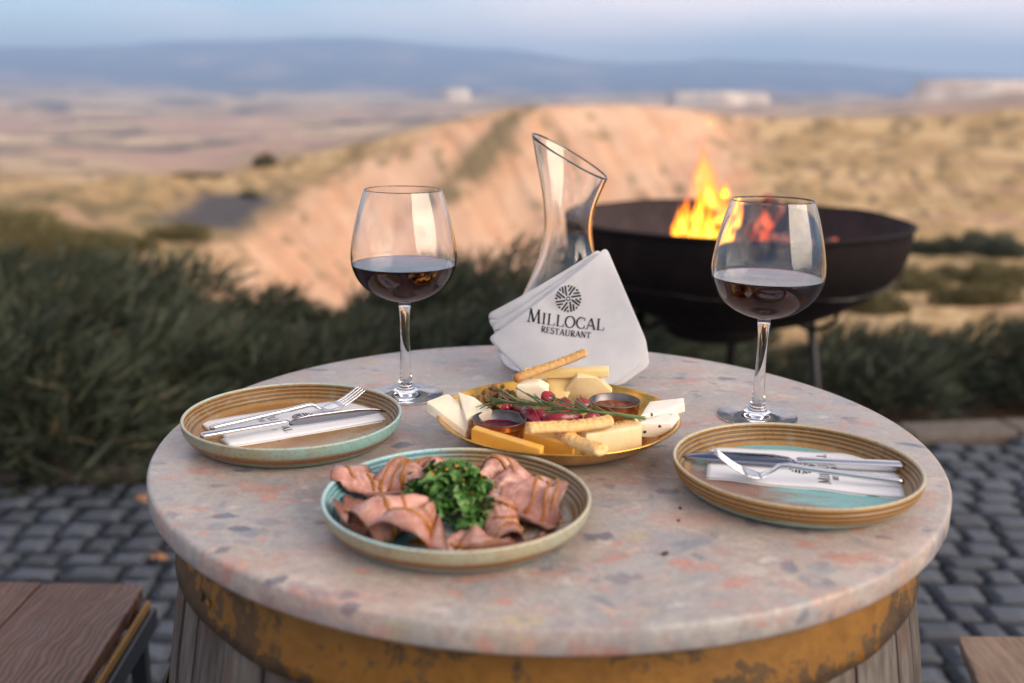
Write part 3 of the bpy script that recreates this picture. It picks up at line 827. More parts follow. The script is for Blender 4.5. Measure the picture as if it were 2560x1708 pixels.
def seat_plank(x0, x1, nm="seat_plank"):
    poly = plank_poly([(x0, 1.18, ZS), (x1, 1.18, ZS), (x1 + (-.018 if x1 > -.62 else 0), 1.548, ZS), (x0, 1.548, ZS)], .022 if x1 > -.62 else .003)
    bm = soft(prism(poly, (0, 0, -.024)), .0022, 2)
    mesh(nm, bm, ws.m, seat, smooth=False)
seat_plank(-.776, -.588); seat_plank(-.99, -.779)
mesh("edge_strip", soft(box((-.5885, 1.354, ZS - .0275), (.006, .352, .014), Matrix.Rotation(R(2.7), 3, "Z")), .001, 1), edge.m, seat, smooth=False)
fr_ = [soft(box((-.590, 1.354, ZS - .0535), (.026, .366, .036), Matrix.Rotation(R(2.7), 3, "Z")), .004, 2),
       soft(box((-.98, 1.36, ZS - .0535), (.026, .35, .036)), .004, 2),
       soft(box((-.79, 1.532, ZS - .0535), (.36, .024, .036)), .004, 2), soft(box((-.79, 1.19, ZS - .0535), (.36, .024, .036)), .004, 2)]
mesh("seat_frame", join(*fr_), blk.m, seat, smooth=False)
for lx, ly in ((-.615, 1.52), (-.60, 1.20), (-.975, 1.52), (-.975, 1.20)):
    mesh("leg", soft(box((lx, ly, (ZS - .0715) / 2), (.026, .026, ZS - .0715)), .003, 1), blk.m, seat, smooth=False)

wl = Mat("pale_plank_wood")
oc = wl.oc()
fib = wl.noise(wl.n("ShaderNodeMapping", {"Vector": oc, "Rotation": (0, 0, R(6)), "Scale": (70, 5, 30)}).outputs["Vector"], 1.5, 7, .68)
blot = wl.noise(oc, 12, 5, .6)
c = wl.ramp(fib, [(.28, (.10, .068, .045)), (.5, (.215, .15, .105)), (.75, (.30, .22, .16))])
c = wl.mix(wl.ramp(blot, [(.56, 0.0), (.70, .7)]), c, (.16, .105, .075))
wl.pr(c, .7, spec=.3, normal=wl.bump(fib, .6, .003))
bench = empty("plank_stool", (.88, 1.24, 0), "weathered light plank stool with a chipped edge right of the barrel table", "stool")
poly = [(.690, 1.415, ZS), (.668, 1.30, ZS), (.650, 1.16, ZS), (.645, 1.02, ZS), (.868, 1.02, ZS), (.868, 1.412, ZS)]
pl = soft(prism(poly, (.012, -.012, -.046)), .006, 3, rough=.0022, sub=2, fscale=60)
mesh("seat_plank", pl, wl.m, bench, smooth=False)
poly = [(.871, 1.02, ZS - .001), (1.08, 1.02, ZS - .001), (1.08, 1.408, ZS - .001), (.871, 1.411, ZS - .001)]
mesh("seat_plank", soft(prism(poly, (0, 0, -.046)), .004, 2), wl.m, bench, smooth=False)
mesh("seat_frame", join(*[soft(box((bx, 1.215, ZS - .066), (.026, .34, .036)), .004, 2) for bx in (.72, 1.05)], soft(box((.885, 1.37, ZS - .066), (.30, .026, .036)), .004, 2), soft(box((.885, 1.06, ZS - .066), (.30, .026, .036)), .004, 2)), blk.m, bench, smooth=False)
for lx, ly in ((.72, 1.37), (.72, 1.06), (1.05, 1.37), (1.05, 1.06)):
    mesh("leg", soft(box((lx, ly, (ZS - .084) / 2), (.026, .026, ZS - .084)), .003, 1), blk.m, bench, smooth=False)

# ================================================================== stoneware plates
def glaze(name, kind):
    g = Mat(name)
    z = g.n("ShaderNodeVertexColor", layer_name="zone").outputs["Color"]
    zs = g.sep(z)             # x: 0 outside .. 0.5 lip .. 1 floor, y: groove depth, z: height on the wall
    o = g.oc(); s_ = g.sep(o)
    n1 = g.noise(o, 14, 6, .65); n2 = g.noise(o, 70, 5, .7)
    rad = g.n("ShaderNodeVectorMath", {0: g.n("ShaderNodeCombineXYZ", {0: s_[0], 1: s_[1]}).outputs[0]}, operation="LENGTH").outputs["Value"]
    ringn = g.noise(g.n("ShaderNodeCombineXYZ", {0: g.M("MULTIPLY", rad, 90.0), 1: g.M("MULTIPLY", g.M("ARCTAN2", s_[1], s_[0]), 1.2)}).outputs[0], 1.6, 4, .6)   # turning marks
    speck = g.ramp(g.noise(o, 420, 2, .6), [(.55, 0.0), (.64, 1.0)])
    teal = (.17, .40, .41); brown = (.27, .145, .040); dkbr = (.055, .028, .012); sage = (.34, .37, .29); ochre = (.36, .22, .085)
    if kind == "left":
        grad = g.M("ADD", g.M("MULTIPLY", s_[0], 5.0), g.M("MULTIPLY", s_[1], -3.0))
        fl = g.mix(g.ramp(ringn, [(.35, 0.0), (.65, 1.0)]), (.27, .125, .022), (.33, .185, .058))
        fl = g.mix(g.ramp(n1, [(.45, 0.0), (.68, .7)]), fl, (.26, .12, .045))
        fl = g.mix(g.ramp(g.M("ADD", grad, n1), [(.75, 0.0), (1.0, .8)]), fl, (.36, .34, .26))
        inner, outer, oband, lip = brown, g.mix(g.ramp(g.M('ADD', g.M('MULTIPLY', s_[0], 3.0), n1), [(.50, 0.0), (.75, 1.0)]), (.25, .255, .17), (.20, .36, .34)), (.22, .085, .022), g.mix(g.ramp(n1, [(.4, 0.0), (.6, 1.0)]), (.40, .36, .25), (.33, .46, .42))
    elif kind == "right":
        grad = g.M("ADD", g.M("MULTIPLY", s_[0], 4.5), g.M("MULTIPLY", s_[1], 3.5))
        streak = g.noise(g.n("ShaderNodeMapping", {"Vector": o, "Rotation": (0, 0, R(8)), "Scale": (1, 6, 1)}).outputs["Vector"], 14, 5, .65)
        fl = g.mix(g.ramp(g.M("ADD", grad, g.M("MULTIPLY", streak, .9)), [(.14, 0.0), (.40, 1.0)]), (.24, .125, .085), (.17, .42, .42))
        fl = g.mix(g.ramp(ringn, [(.5, 0.0), (.72, .35)]), fl, (.40, .34, .28))
        inner, outer, oband, lip = (.30, .165, .045), (.32, .165, .04), (.30, .42, .36), (.46, .41, .28)
    else:
        grad = g.M("MULTIPLY", s_[0], -6.0)
        tl = g.ramp(g.M("ADD", grad, g.M("MULTIPLY", n1, .6)), [(.25, 0.0), (.55, 1.0)])
        fl = g.mix(tl, g.mix(g.ramp(ringn, [(.40, 0.0), (.60, 1.0)]), (.20, .105, .04), (.42, .40, .34)), (.16, .41, .46))
        inner = g.mix(tl, (.30, .20, .085), (.19, .45, .50)); lip = g.mix(tl, (.48, .43, .31), (.36, .55, .55))
        outer, oband = g.mix(g.ramp(zs[2], [(.24, 0.0), (.36, 1.0)]), (.24, .38, .36), g.mix(g.ramp(n1, [(.5, 0.0), (.7, .6)]), (.33, .30, .19), (.30, .38, .32))), (.21, .075, .014)
    gv = zs[1]
    inn = g.mix(g.M("MULTIPLY", gv, .85), inner, g.mix(.35, dkbr, inner) if kind == "front" else dkbr)
    inn = g.mix(g.ramp(n2, [(.5, 0.0), (.75, .35)]), inn, sage)
    if kind == "right":
        hb = g.ramp(g.M("ADD", zs[2], g.M("MULTIPLY", g.M("SUBTRACT", n1, .5), .5)), [(.22, 1.0), (.30, 0.0)])
        ou = g.mix(g.M("MULTIPLY", gv, .95), (.40, .22, .065), (.075, .032, .010))
        ou = g.mix(hb, ou, oband)
    else:
        hb = g.ramp(g.M("ADD", zs[2], g.M("MULTIPLY", g.M("SUBTRACT", n1, .5), .30)), [(.20, 0.0), (.32, 1.0), (.50, 1.0), (.64, 0.0)])
        ou = g.mix(hb, outer, oband)
        ou = g.mix(g.M("MULTIPLY", gv, .6), ou, dkbr)
        ou = g.mix(g.ramp(n2, [(.50, 0.0), (.74, .6)]), ou, (.24, .15, .07))
    c = g.mix(g.ramp(zs[0], [(.46, 0.0), (.49, 1.0)]), ou, lip)
    c = g.mix(g.ramp(zs[0], [(.52, 0.0), (.56, 1.0)]), c, inn)
    c = g.mix(g.ramp(zs[0], [(.90, 0.0), (.94, 1.0)]), c, fl)
    c = g.mix(g.M("MULTIPLY", speck, .35), c, (.14, .07, .03))
    g.pr(c, g.ramp(n2, [(.3, .24), (.7, .40)]), spec=.5, normal=g.bump(g.M("ADD", g.M("MULTIPLY", ringn, .6), g.M("MULTIPLY", n2, .2)), .22, .0012))
    return g.m
def plate(x, y, kind, label, rz=0.0):
    prof, zone = [], []
    def add(r_, z, a, gr=0.0, hh=0.0): prof.append((max(r_, 1e-4), z)); zone.append((a, gr, hh))
    add(0, .0016, 0); add(.082, .0016, 0); add(.084, 0, 0); add(.090, 0, 0); add(.0945, .0016, 0.02, 0, .05)
    rin, h = .0005, .0235
    for i in range(41):
        t = i / 40
        z = .002 + .0228 * t
        r_ = .0965 + .0160 * (1 - (1 - t) ** 2.4)
        gr = 0
        if kind == "right" and .22 < t < .96: gr = .5 - .5 * math.cos((t - .22) / .74 * 2 * math.pi * 4)
        if kind != "right" and .10 < t < .36: gr = .5 - .5 * math.cos((t - .10) / .26 * 2 * math.pi * 2)
        add(r_ - gr * .0011, z, .05 + .38 * t, gr, t)
    add(.1127, .0260, .48, 0, 1); add(.1122, .0268, .5, 0, 1); add(.1112, .0271, .5, 0, 1); add(.1101, .0266, .5, 0, 1); add(.1095, .0256, .52, 0, 1)
    for i in range(41):
        t = 1 - i / 40
        z = .0082 + .0172 * t
        r_ = .0980 + .0114 * (1 - (1 - t) ** 2.0)
        gr = 0
        if .10 < t < .92: gr = .5 - .5 * math.cos((t - .1) / .82 * 2 * math.pi * 4)
        add(r_ + gr * .0010, z, .58 + .3 * (1 - t), gr, t)
    add(.0965, .0072, .92); add(.093, .0068, .97); add(.06, .0066, 1); add(.03, .0066, 1); add(0, .0066, 1)
    seg = 160
    V, F = lathe(prof, seg, (x, y, TZ))
    o = mesh("plate", (V, F), glaze("glaze_" + kind, kind), origin=(x, y, TZ))
    ca = o.data.color_attributes.new("zone", "FLOAT_COLOR", "POINT")
    arr = np.ones((len(V), 4), np.float32)
    for j, zz in enumerate(zone): arr[j * seg:(j + 1) * seg, :3] = zz
    ca.data.foreach_set("color", arr.reshape(-1))
    o.rotation_euler.z = rz
    return tag(o, label, "plate", "stoneware plates on the marble table")
PL, PR, PF = (-.2276, 1.0130), (.2640, .8880), (-.0447, .8000)
plate(*PL, "left", "brown glazed stoneware plate under a napkin, fork and knife beside the left wine glass")
plate(*PR, "right", "turquoise and brown stoneware plate with ribbed ochre rim in front of the right wine glass")
plate(*PF, "front", "turquoise and tan stoneware plate holding the folded meat slices and herbs")

# ================================================================== brass tray
br = Mat("aged_brass")
o = br.oc(); n1 = br.noise(o, 16, 6, .65); n2 = br.noise(o, 90, 4, .6)
bc = br.ramp(n1, [(.3, (.50, .255, .045)), (.55, (.70, .40, .09)), (.75, (.80, .50, .14))])
bc = br.mix(br.ramp(n2, [(.60, 0.0), (.76, .4)]), bc, (.34, .16, .03))
br.pr(bc, br.ramp(n1, [(.3, .15), (.7, .28)]), 1.0, normal=br.bump(n2, .10, .001))
TX, TY = .0492, 1.0127
prof = [(0, 0), (.062, 0), (.070, .0012)]
prof += [(.070 + .0545 * t ** .85, .0012 + .0265 * t ** 1.5) for t in np.linspace(.1, 1, 12)]
prof += [(.1258, .0283), (.1268, .0292), (.1262, .0304), (.1246, .0302), (.1235, .0290)]
prof += [(.068 + .0545 * t ** .85, .0040 + .0240 * t ** 1.5) for t in np.linspace(.95, .0, 13)]
prof += [(.064, .0034), (.04, .0032), (0, .0032)]
prof = [(max(a, 1e-4), b) for a, b in prof]
tray = mesh("brass_tray", lathe(prof, 160, (TX, TY, TZ)), br.m, origin=(TX, TY, TZ))
tag(tray, "round golden brass tray piled with cheese, fruit and breadsticks in the middle of the table", "tray")

# ================================================================== wine glasses and decanter
gl = Mat("clear_glass")
b = gl.n("ShaderNodeBsdfGlass", {"Color": (1.0, 1.0, 1.0), "Roughness": 0.0, "IOR": 1.48})
gl.t.links.new(b.outputs[0], gl.out.inputs["Surface"])
wn_ = Mat("red_wine")
b = wn_.n("ShaderNodeBsdfPrincipled", {"Base Color": (.52, .010, .075), "Roughness": 0.0, "IOR": 1.38, "Transmission Weight": 1.0})
va = wn_.n("ShaderNodeVolumeAbsorption", {"Color": (.60, .01, .10), "Density": 120.0})
wn_.t.links.new(b.outputs[0], wn_.out.inputs["Surface"]); wn_.t.links.new(va.outputs[0], wn_.out.inputs["Volume"])
BOWL = [(.004, .1135), (.012, .1145), (.024, .1180), (.037, .1245), (.048, .1335), (.0555, .1440), (.0602, .1560), (.0615, .1670), (.0607, .1790), (.0582, .1940), (.0547, .2100), (.0507, .2250), (.0462, .2395), (.0447, .2440)]
def spline2(pts, n):
    P = smoothpath([(a, b, 0) for a, b in pts], n)
    return [(q.x, q.y) for q in P]
bo = spline2(BOWL, 5)
def wine_glass(x, y, lean, level, label):
    outer = spline2([(.0445, .0010), (.0442, .0018), (.038, .0023), (.026, .0033), (.015, .0060), (.0098, .0110), (.0078, .0190), (.0066, .032), (.0058, .055), (.0054, .080), (.0060, .100), (.0074, .1095)], 4)
    prof = [(1e-4, .0003), (.030, .0004), (.0438, .0006)] + outer[:-1] + [(max(r_, .0078), z) for r_, z in bo[:1]] + [(max(r_, .009), z) for r_, z in bo[1:]]
    t = .0011
    inn = []
    for i, (r_, z) in enumerate(bo):
        p0 = Vector(bo[max(i - 1, 0)]); p1 = Vector(bo[min(i + 1, len(bo) - 1)])
        d = (p1 - p0).normalized(); nrm = Vector((-d.y, d.x))
        inn.append((max(r_ + nrm.x * t, 1e-4), z + nrm.y * t + (.0012 if i < 3 else 0)))
    top = [(bo[-1][0] + .0001, .2447), (bo[-1][0] - .0006, .2450), (inn[-1][0] - .0001, .2446)]
    prof = prof + top + inn[::-1]
    prof[-1] = (1e-4, inn[0][1])
    g_ = empty("wine_glass", (x, y, TZ), label, "wine glass", "wine glasses on the marble table")
    mesh("glass", lathe(prof, 96, (x, y, TZ)), gl.m, g_)
    # wine: follows the inner wall, sunk a hair into the glass so no air film remains
    wp = []
    for r_, z in inn:
        if z < level: wp.append((r_ + .00025 if r_ > .002 else 1e-4, z - (.00025 if z < .14 else 0)))
    k = next(i for i, (r_, z) in enumerate(inn) if z >= level)
    f = (level - inn[k - 1][1]) / (inn[k][1] - inn[k - 1][1])
    rl = inn[k - 1][0] + f * (inn[k][0] - inn[k - 1][0])
    wp += [(rl + .0002, level + .0006), (rl - .0010, level + .00015), (rl - .004, level), (1e-4, level)]
    mesh("wine", lathe(wp, 96, (x, y, TZ)), wn_.m, g_)
    g_.rotation_euler = lean
    return g_
wine_glass(-.1268, 1.1705, (0, 0, .3), .1585, "left wine glass half full of red wine, behind the brown plate")
wine_glass(.2795, 1.1030, (0, R(.4), 1.1), .1600, "right wine glass half full of red wine, standing before the dark fire bowl")

DX, DY = .0705, 1.310
dec_prof = spline2([(.052, .0010), (.080, .0035), (.0885, .012), (.0890, .024), (.0835, .042), (.0725, .066), (.0590, .092), (.0465, .120), (.0365, .148), (.0315, .176), (.0312, .200), (.0335, .225), (.0378, .250), (.0432, .275), (.0490, .305)], 5)
nd_ = len(dec_prof); t = .0016
inn = []
for i, (r_, z) in enumerate(dec_prof):
    p0 = Vector(dec_prof[max(i - 1, 0)]); p1 = Vector(dec_prof[min(i + 1, nd_ - 1)])
    d = (p1 - p0).normalized(); nrm = Vector((-d.y, d.x)); inn.append((r_ + nrm.x * t, z + nrm.y * t))
seg = 96
def cutz(x, y, z):
    """slanted mouth: high on the left, low on the right and a little towards the viewer"""
    zc = .2765 - .55 * x + .11 * y
    if z <= .18: return z
    return .18 + (z - .18) * (zc - .18) / (.305 - .18)
prof = [(1e-4, .0025), (.03, .0022)] + dec_prof + [(dec_prof[-1][0] - .0003, .3056), (inn[-1][0] + .0002, .3056)] + inn[::-1] + [(.03, .0045), (1e-4, .0045)]
V, F = lathe(prof, seg)
V = [(x + DX, y + DY, cutz(x, y, z) + TZ) for x, y, z in V]
dec = mesh("decanter", (V, F), gl.m, origin=(DX, DY, TZ))
tag(dec, "empty clear glass decanter with slanted mouth behind the white cloth napkin", "decanter")
# ================================================================== fire bowl
ir = Mat("rusty_iron")
o = ir.oc(); n1 = ir.noise(o, 7, 6, .65); n2 = ir.noise(o, 60, 4, .6)
ic = ir.ramp(n1, [(.3, (.006, .0045, .005)), (.55, (.011, .007, .007)), (.75, (.028, .013, .010))])
ir.pr(ic, ir.ramp(n2, [(.3, .55), (.7, .8)]), .0, spec=.12, normal=ir.bump(n2, .4, .004))
FX, FY, FR = .735, 3.40, .566
fb = empty("fire_bowl", (FX, FY, 0), "large dark rusty iron fire bowl on legs behind the right wine glass", "fire bowl")
prof = [(1e-4, .552), (.17, .556), (.30, .588), (.41, .640), (.495, .702), (.545, .768), (.564, .835), (.567, .888), (.574, .893), (.574, .900), (.566, .903), (.559, .898), (.554, .840), (.534, .775), (.485, .711), (.40, .652), (.29, .602), (.16, .570), (1e-4, .566)]
prof = [(max(a, 1e-4), b) for a, b in spline2(prof, 4)]
k_rim = max(range(len(prof)), key=lambda i: prof[i][1])
sooty = Mat("ash_dusted_iron")
o = sooty.oc(); n1 = sooty.noise(o, 9, 6, .65)
sooty.pr(sooty.ramp(n1, [(.3, (.030, .024, .026)), (.55, (.060, .045, .047)), (.75, (.085, .050, .040))]), .8, spec=.15, normal=sooty.bump(n1, .4, .006))
for nm_, pf_, mt_ in (("bowl", prof[:k_rim + 3], ir.m), ("bowl_lining", prof[k_rim + 2:], sooty.m)):
    V, F = lathe(pf_, 120, (FX, FY, 0))
    V = [(FX + (x - FX) * (1 + .008 * mnoise.noise(Vector((x * 3, y * 3, z * 3)))), FY + (y - FY) * (1 + .008 * mnoise.noise(Vector((x * 3, y * 3, z * 3 + 9)))), z + .006 * mnoise.noise(Vector((x * 4, y * 4, 1)))) for x, y, z in V]
    mesh(nm_, (V, F), mt_, fb)
mesh("base_pan", lathe([(1e-4, .500), (.15, .502), (.166, .512), (.170, .574), (.160, .574), (1e-4, .562)], 64, (FX - .045, FY, 0)), ir.m, fb)
def leg(p0, p1, r_): return tube([p0, Vector(p0).lerp(Vector(p1), .5), p1], r_, 10)
lgm = Mat("lit_leg_iron"); lgm.pr((.022, .020, .022), .6, .0)  # lighter than the other legs: light on the right leg put into its colour
mesh("leg", leg((FX + .275, FY - .02, .60), (FX + .36, FY - .05, 0), .016), lgm.m, fb)
mesh("leg", leg((FX + .06, FY + .16, .55), (FX + .06, FY + .20, 0), .017), ir.m, fb)
mesh("leg", leg((FX - .30, FY - .04, .60), (FX - .40, FY - .08, 0), .019), ir.m, fb)
for s_ in (1, -1):
    arc = [(FX + s_ * (.285 + .075 * math.cos(a)), FY - .05, .590 - .055 * math.sin(a)) for a in np.linspace(0, math.pi, 16)]
    mesh("handle", tube(arc, .0085, 8), ir.m, fb)

ember = Mat("charred_log")
o = ember.oc(); n1 = ember.noise(o, 14, 5, .6); n2 = ember.voro(o, 26)
hot = ember.M("MULTIPLY", ember.ramp(n1, [(.46, 0.0), (.66, 1.0)]), ember.ramp(n2, [(.25, 0.0), (.6, 1.0)]))
ember.pr(ember.ramp(n1, [(.3, (.02, .016, .014)), (.6, (.09, .055, .04))]), .85, normal=ember.bump(n2, .8, .01), emit=(1.0, .10, .02), emits=ember.M("MULTIPLY", hot, .8))
def log(p0, p1, r_, seed, label):
    pth = [Vector(p0).lerp(Vector(p1), t) for t in np.linspace(0, 1, 9)]
    V, F = tube(pth, [r_ * (1 + .14 * mnoise.noise(Vector((i * .7 + seed, 0, 0)))) for i in range(9)], 12)
    V = [tuple(Vector(q) + Vector((.0, .0, .0)) + r_ * .14 * Vector((mnoise.noise(Vector(q) * 22), mnoise.noise(Vector(q) * 22 + Vector((7, 0, 0))), mnoise.noise(Vector(q) * 22 + Vector((0, 7, 0)))))) for q in V]
    c = Vector(p0).lerp(Vector(p1), .5)
    return mesh("log", (V, F), ember.m, origin=tuple(c), smooth=True, label=label, cat="log", group="burning logs in the fire bowl")
log((.70, 3.46, .70), (.86, 3.34, .96), .045, 1, "charred log glowing red, leaning up behind the flames in the fire bowl")
log((.52, 3.50, .72), (.90, 3.42, .80), .055, 2, "charred log lying across the back of the fire bowl")
log((.60, 3.28, .72), (.95, 3.50, .79), .05, 3, "charred log lying slantwise under the leaning glowing log")
log((.50, 3.35, .70), (.66, 3.42, .93), .035, 4, "thin charred stick standing up inside the flames")
log((.78, 3.30, .73), (1.08, 3.36, .80), .048, 5, "charred log seen through the right wine glass, nearest the viewer")
ash = Mat("grey_ash"); n1 = ash.noise(ash.oc(), 20, 5, .6)
ash.pr(ash.ramp(n1, [(.35, (.05, .045, .045)), (.7, (.16, .145, .14))]), .95, normal=ash.bump(n1, .8, .02), emit=(1.0, .13, .02), emits=ash.M("MULTIPLY", ash.ramp(n1, [(.66, 0.0), (.74, 1.0)]), 1.2))
V, F = [], []
V = [(FX, FY, .735)]
for j in range(1, 15):
    for i in range(48):
        a = 2 * math.pi * i / 48; rr = .525 * j / 14
        V.append((FX + rr * math.cos(a), FY + rr * math.sin(a), .725 + .02 * mnoise.noise(Vector((rr * 9 * math.cos(a), rr * 9 * math.sin(a), 2)))))
F = [(0, 1 + i, 1 + (i + 1) % 48) for i in range(48)]
for j in range(13):
    for i in range(48):
        i2 = (i + 1) % 48
        F.append((1 + j * 48 + i, 1 + (j + 1) * 48 + i, 1 + (j + 1) * 48 + i2, 1 + j * 48 + i2))
tag(mesh("ash_bed", (V, F), ash.m, origin=(FX, FY, .72)), "grey ash and embers filling the bottom of the fire bowl", "ash", kind="stuff")

def flame_mat(name, strength, dens, lo, hi):
    f = Mat(name)
    g_ = f.n("ShaderNodeTexCoord").outputs["Generated"]; zz = f.sep(g_)[2]
    lw = f.n("ShaderNodeLayerWeight", {"Blend": .5}).outputs["Facing"]
    core = f.M("SUBTRACT", 1.0, lw)
    nn = f.noise(f.oc((1, 1, .45)), 30, 3, .6)
    k = f.M("MULTIPLY", f.M("POWER", core, 1.3), f.M("SUBTRACT", 1.25, zz), clamp=True)
    col = f.ramp(f.M("MULTIPLY", k, f.M("ADD", .45, nn)), [(.05, lo), (.38, (1.0, .17, .008)), (.70, (1.0, .40, .035)), (.92, hi)])
    em = f.n("ShaderNodeEmission", {"Color": col, "Strength": f.M("MULTIPLY", strength, f.M("ADD", .35, k))})
    trn = f.n("ShaderNodeBsdfTransparent")
    fac = f.M("MULTIPLY", f.M("MULTIPLY", f.M("POWER", core, 1.1), dens), f.ramp(zz, [(.0, 1.0), (.5, .9), (1.0, .15)]), clamp=True)
    mx = f.n("ShaderNodeMixShader", {0: fac, 1: trn.outputs[0], 2: em.outputs[0]})
    f.t.links.new(mx.outputs[0], f.out.inputs["Surface"])
    return f.m
fl_hot = flame_mat("flame_hot", 1.6, 1.2, (1.0, .05, .003), (1.0, .50, .06))
fl_mid = flame_mat("flame_orange", 1.15, .85, (1.0, .06, .006), (1.0, .50, .07))
fl_wisp = flame_mat("flame_wisp", 1.1, .24, (1.0, .15, .04), (1.0, .36, .10))
fire = empty("campfire", (.62, 3.36, .74), "bright orange and yellow flames rising from the fire bowl", "fire")
def flame(x, y, z0, z1, rad, bend, mt, seed):
    n, m_ = 22, 18; V, F = [], []
    for j in range(n):
        t = j / (n - 1)
        pr_ = math.sin(math.pi * min(1, t * 1.9 + .10)) if t < .2 else 1.0
        rr = rad * max(.012, (1 - t) ** .8 * (.62 + .55 * math.sin(math.pi * (t + .12) ** .8)))
        if t < .1: rr *= .55 + 4.5 * t
        cx = x + bend * t * t + rad * .7 * mnoise.noise(Vector((t * 2.6, seed, 0))) * t
        cyy = y + rad * .4 * mnoise.noise(Vector((t * 2.6, seed, 5))) * t
        for i in range(m_):
            a = 2 * math.pi * i / m_
            q = 1 + .22 * mnoise.noise(Vector((math.cos(a) * 1.4, math.sin(a) * 1.4 + seed, t * 4)))
            V.append((cx + rr * q * math.cos(a), cyy + rr * q * .8 * math.sin(a), z0 + (z1 - z0) * t))
    for j in range(n - 1):
        for i in range(m_):
            i2 = (i + 1) % m_
            F.append((j * m_ + i, j * m_ + i2, (j + 1) * m_ + i2, (j + 1) * m_ + i))
    o_ = mesh("flame", (V, F), mt, fire)
    return o_
FL = [(510, 3.33, 760, 548, 36, .006, "h"), (572, 3.32, 760, 590, 40, .02, "h"), (692, 3.33, 760, 470, 44, -.02, "h"), (634, 3.37, 740, 318, 36, .004, "h"), (606, 3.35, 745, 430, 36, .03, "h"),
      (532, 3.36, 640, 520, 28, .0, "m"), (768, 3.38, 490, 398, 28, .0, "h"), (735, 3.42, 640, 440, 44, .01, "m"), (590, 3.42, 690, 460, 40, -.01, "m"), (700, 3.40, 560, 330, 44, -.03, "m"), (790, 3.44, 650, 500, 50, .02, "m"),
      (672, 3.42, 520, 160, 80, -.02, "w"), (745, 3.42, 600, 290, 84, -.04, "w"), (650, 3.40, 430, 215, 52, .0, "w"), (760, 3.44, 640, 380, 90, -.02, "w"), (560, 3.38, 700, 500, 34, .02, "m"), (650, 3.34, 740, 600, 40, .0, "h"), (735, 3.36, 745, 610, 34, .01, "h"), (678, 3.42, 120, 62, 22, .0, "w")]
for i, (cx, yy, c0, c1, rp, bd, kd_) in enumerate(FL):
    fx = .501 + (1321.9 + cx * .4332 - 1520) * .00146; z0 = .819 + (555 - (238.7 + c0 * .4332)) * .00144; z1 = .819 + (555 - (238.7 + c1 * .4332)) * .00144
    flame(fx, yy, z0, z1, rp * .4332 * .00146, bd, {"h": fl_hot, "m": fl_mid, "w": fl_wisp}[kd_], i * 3.1)

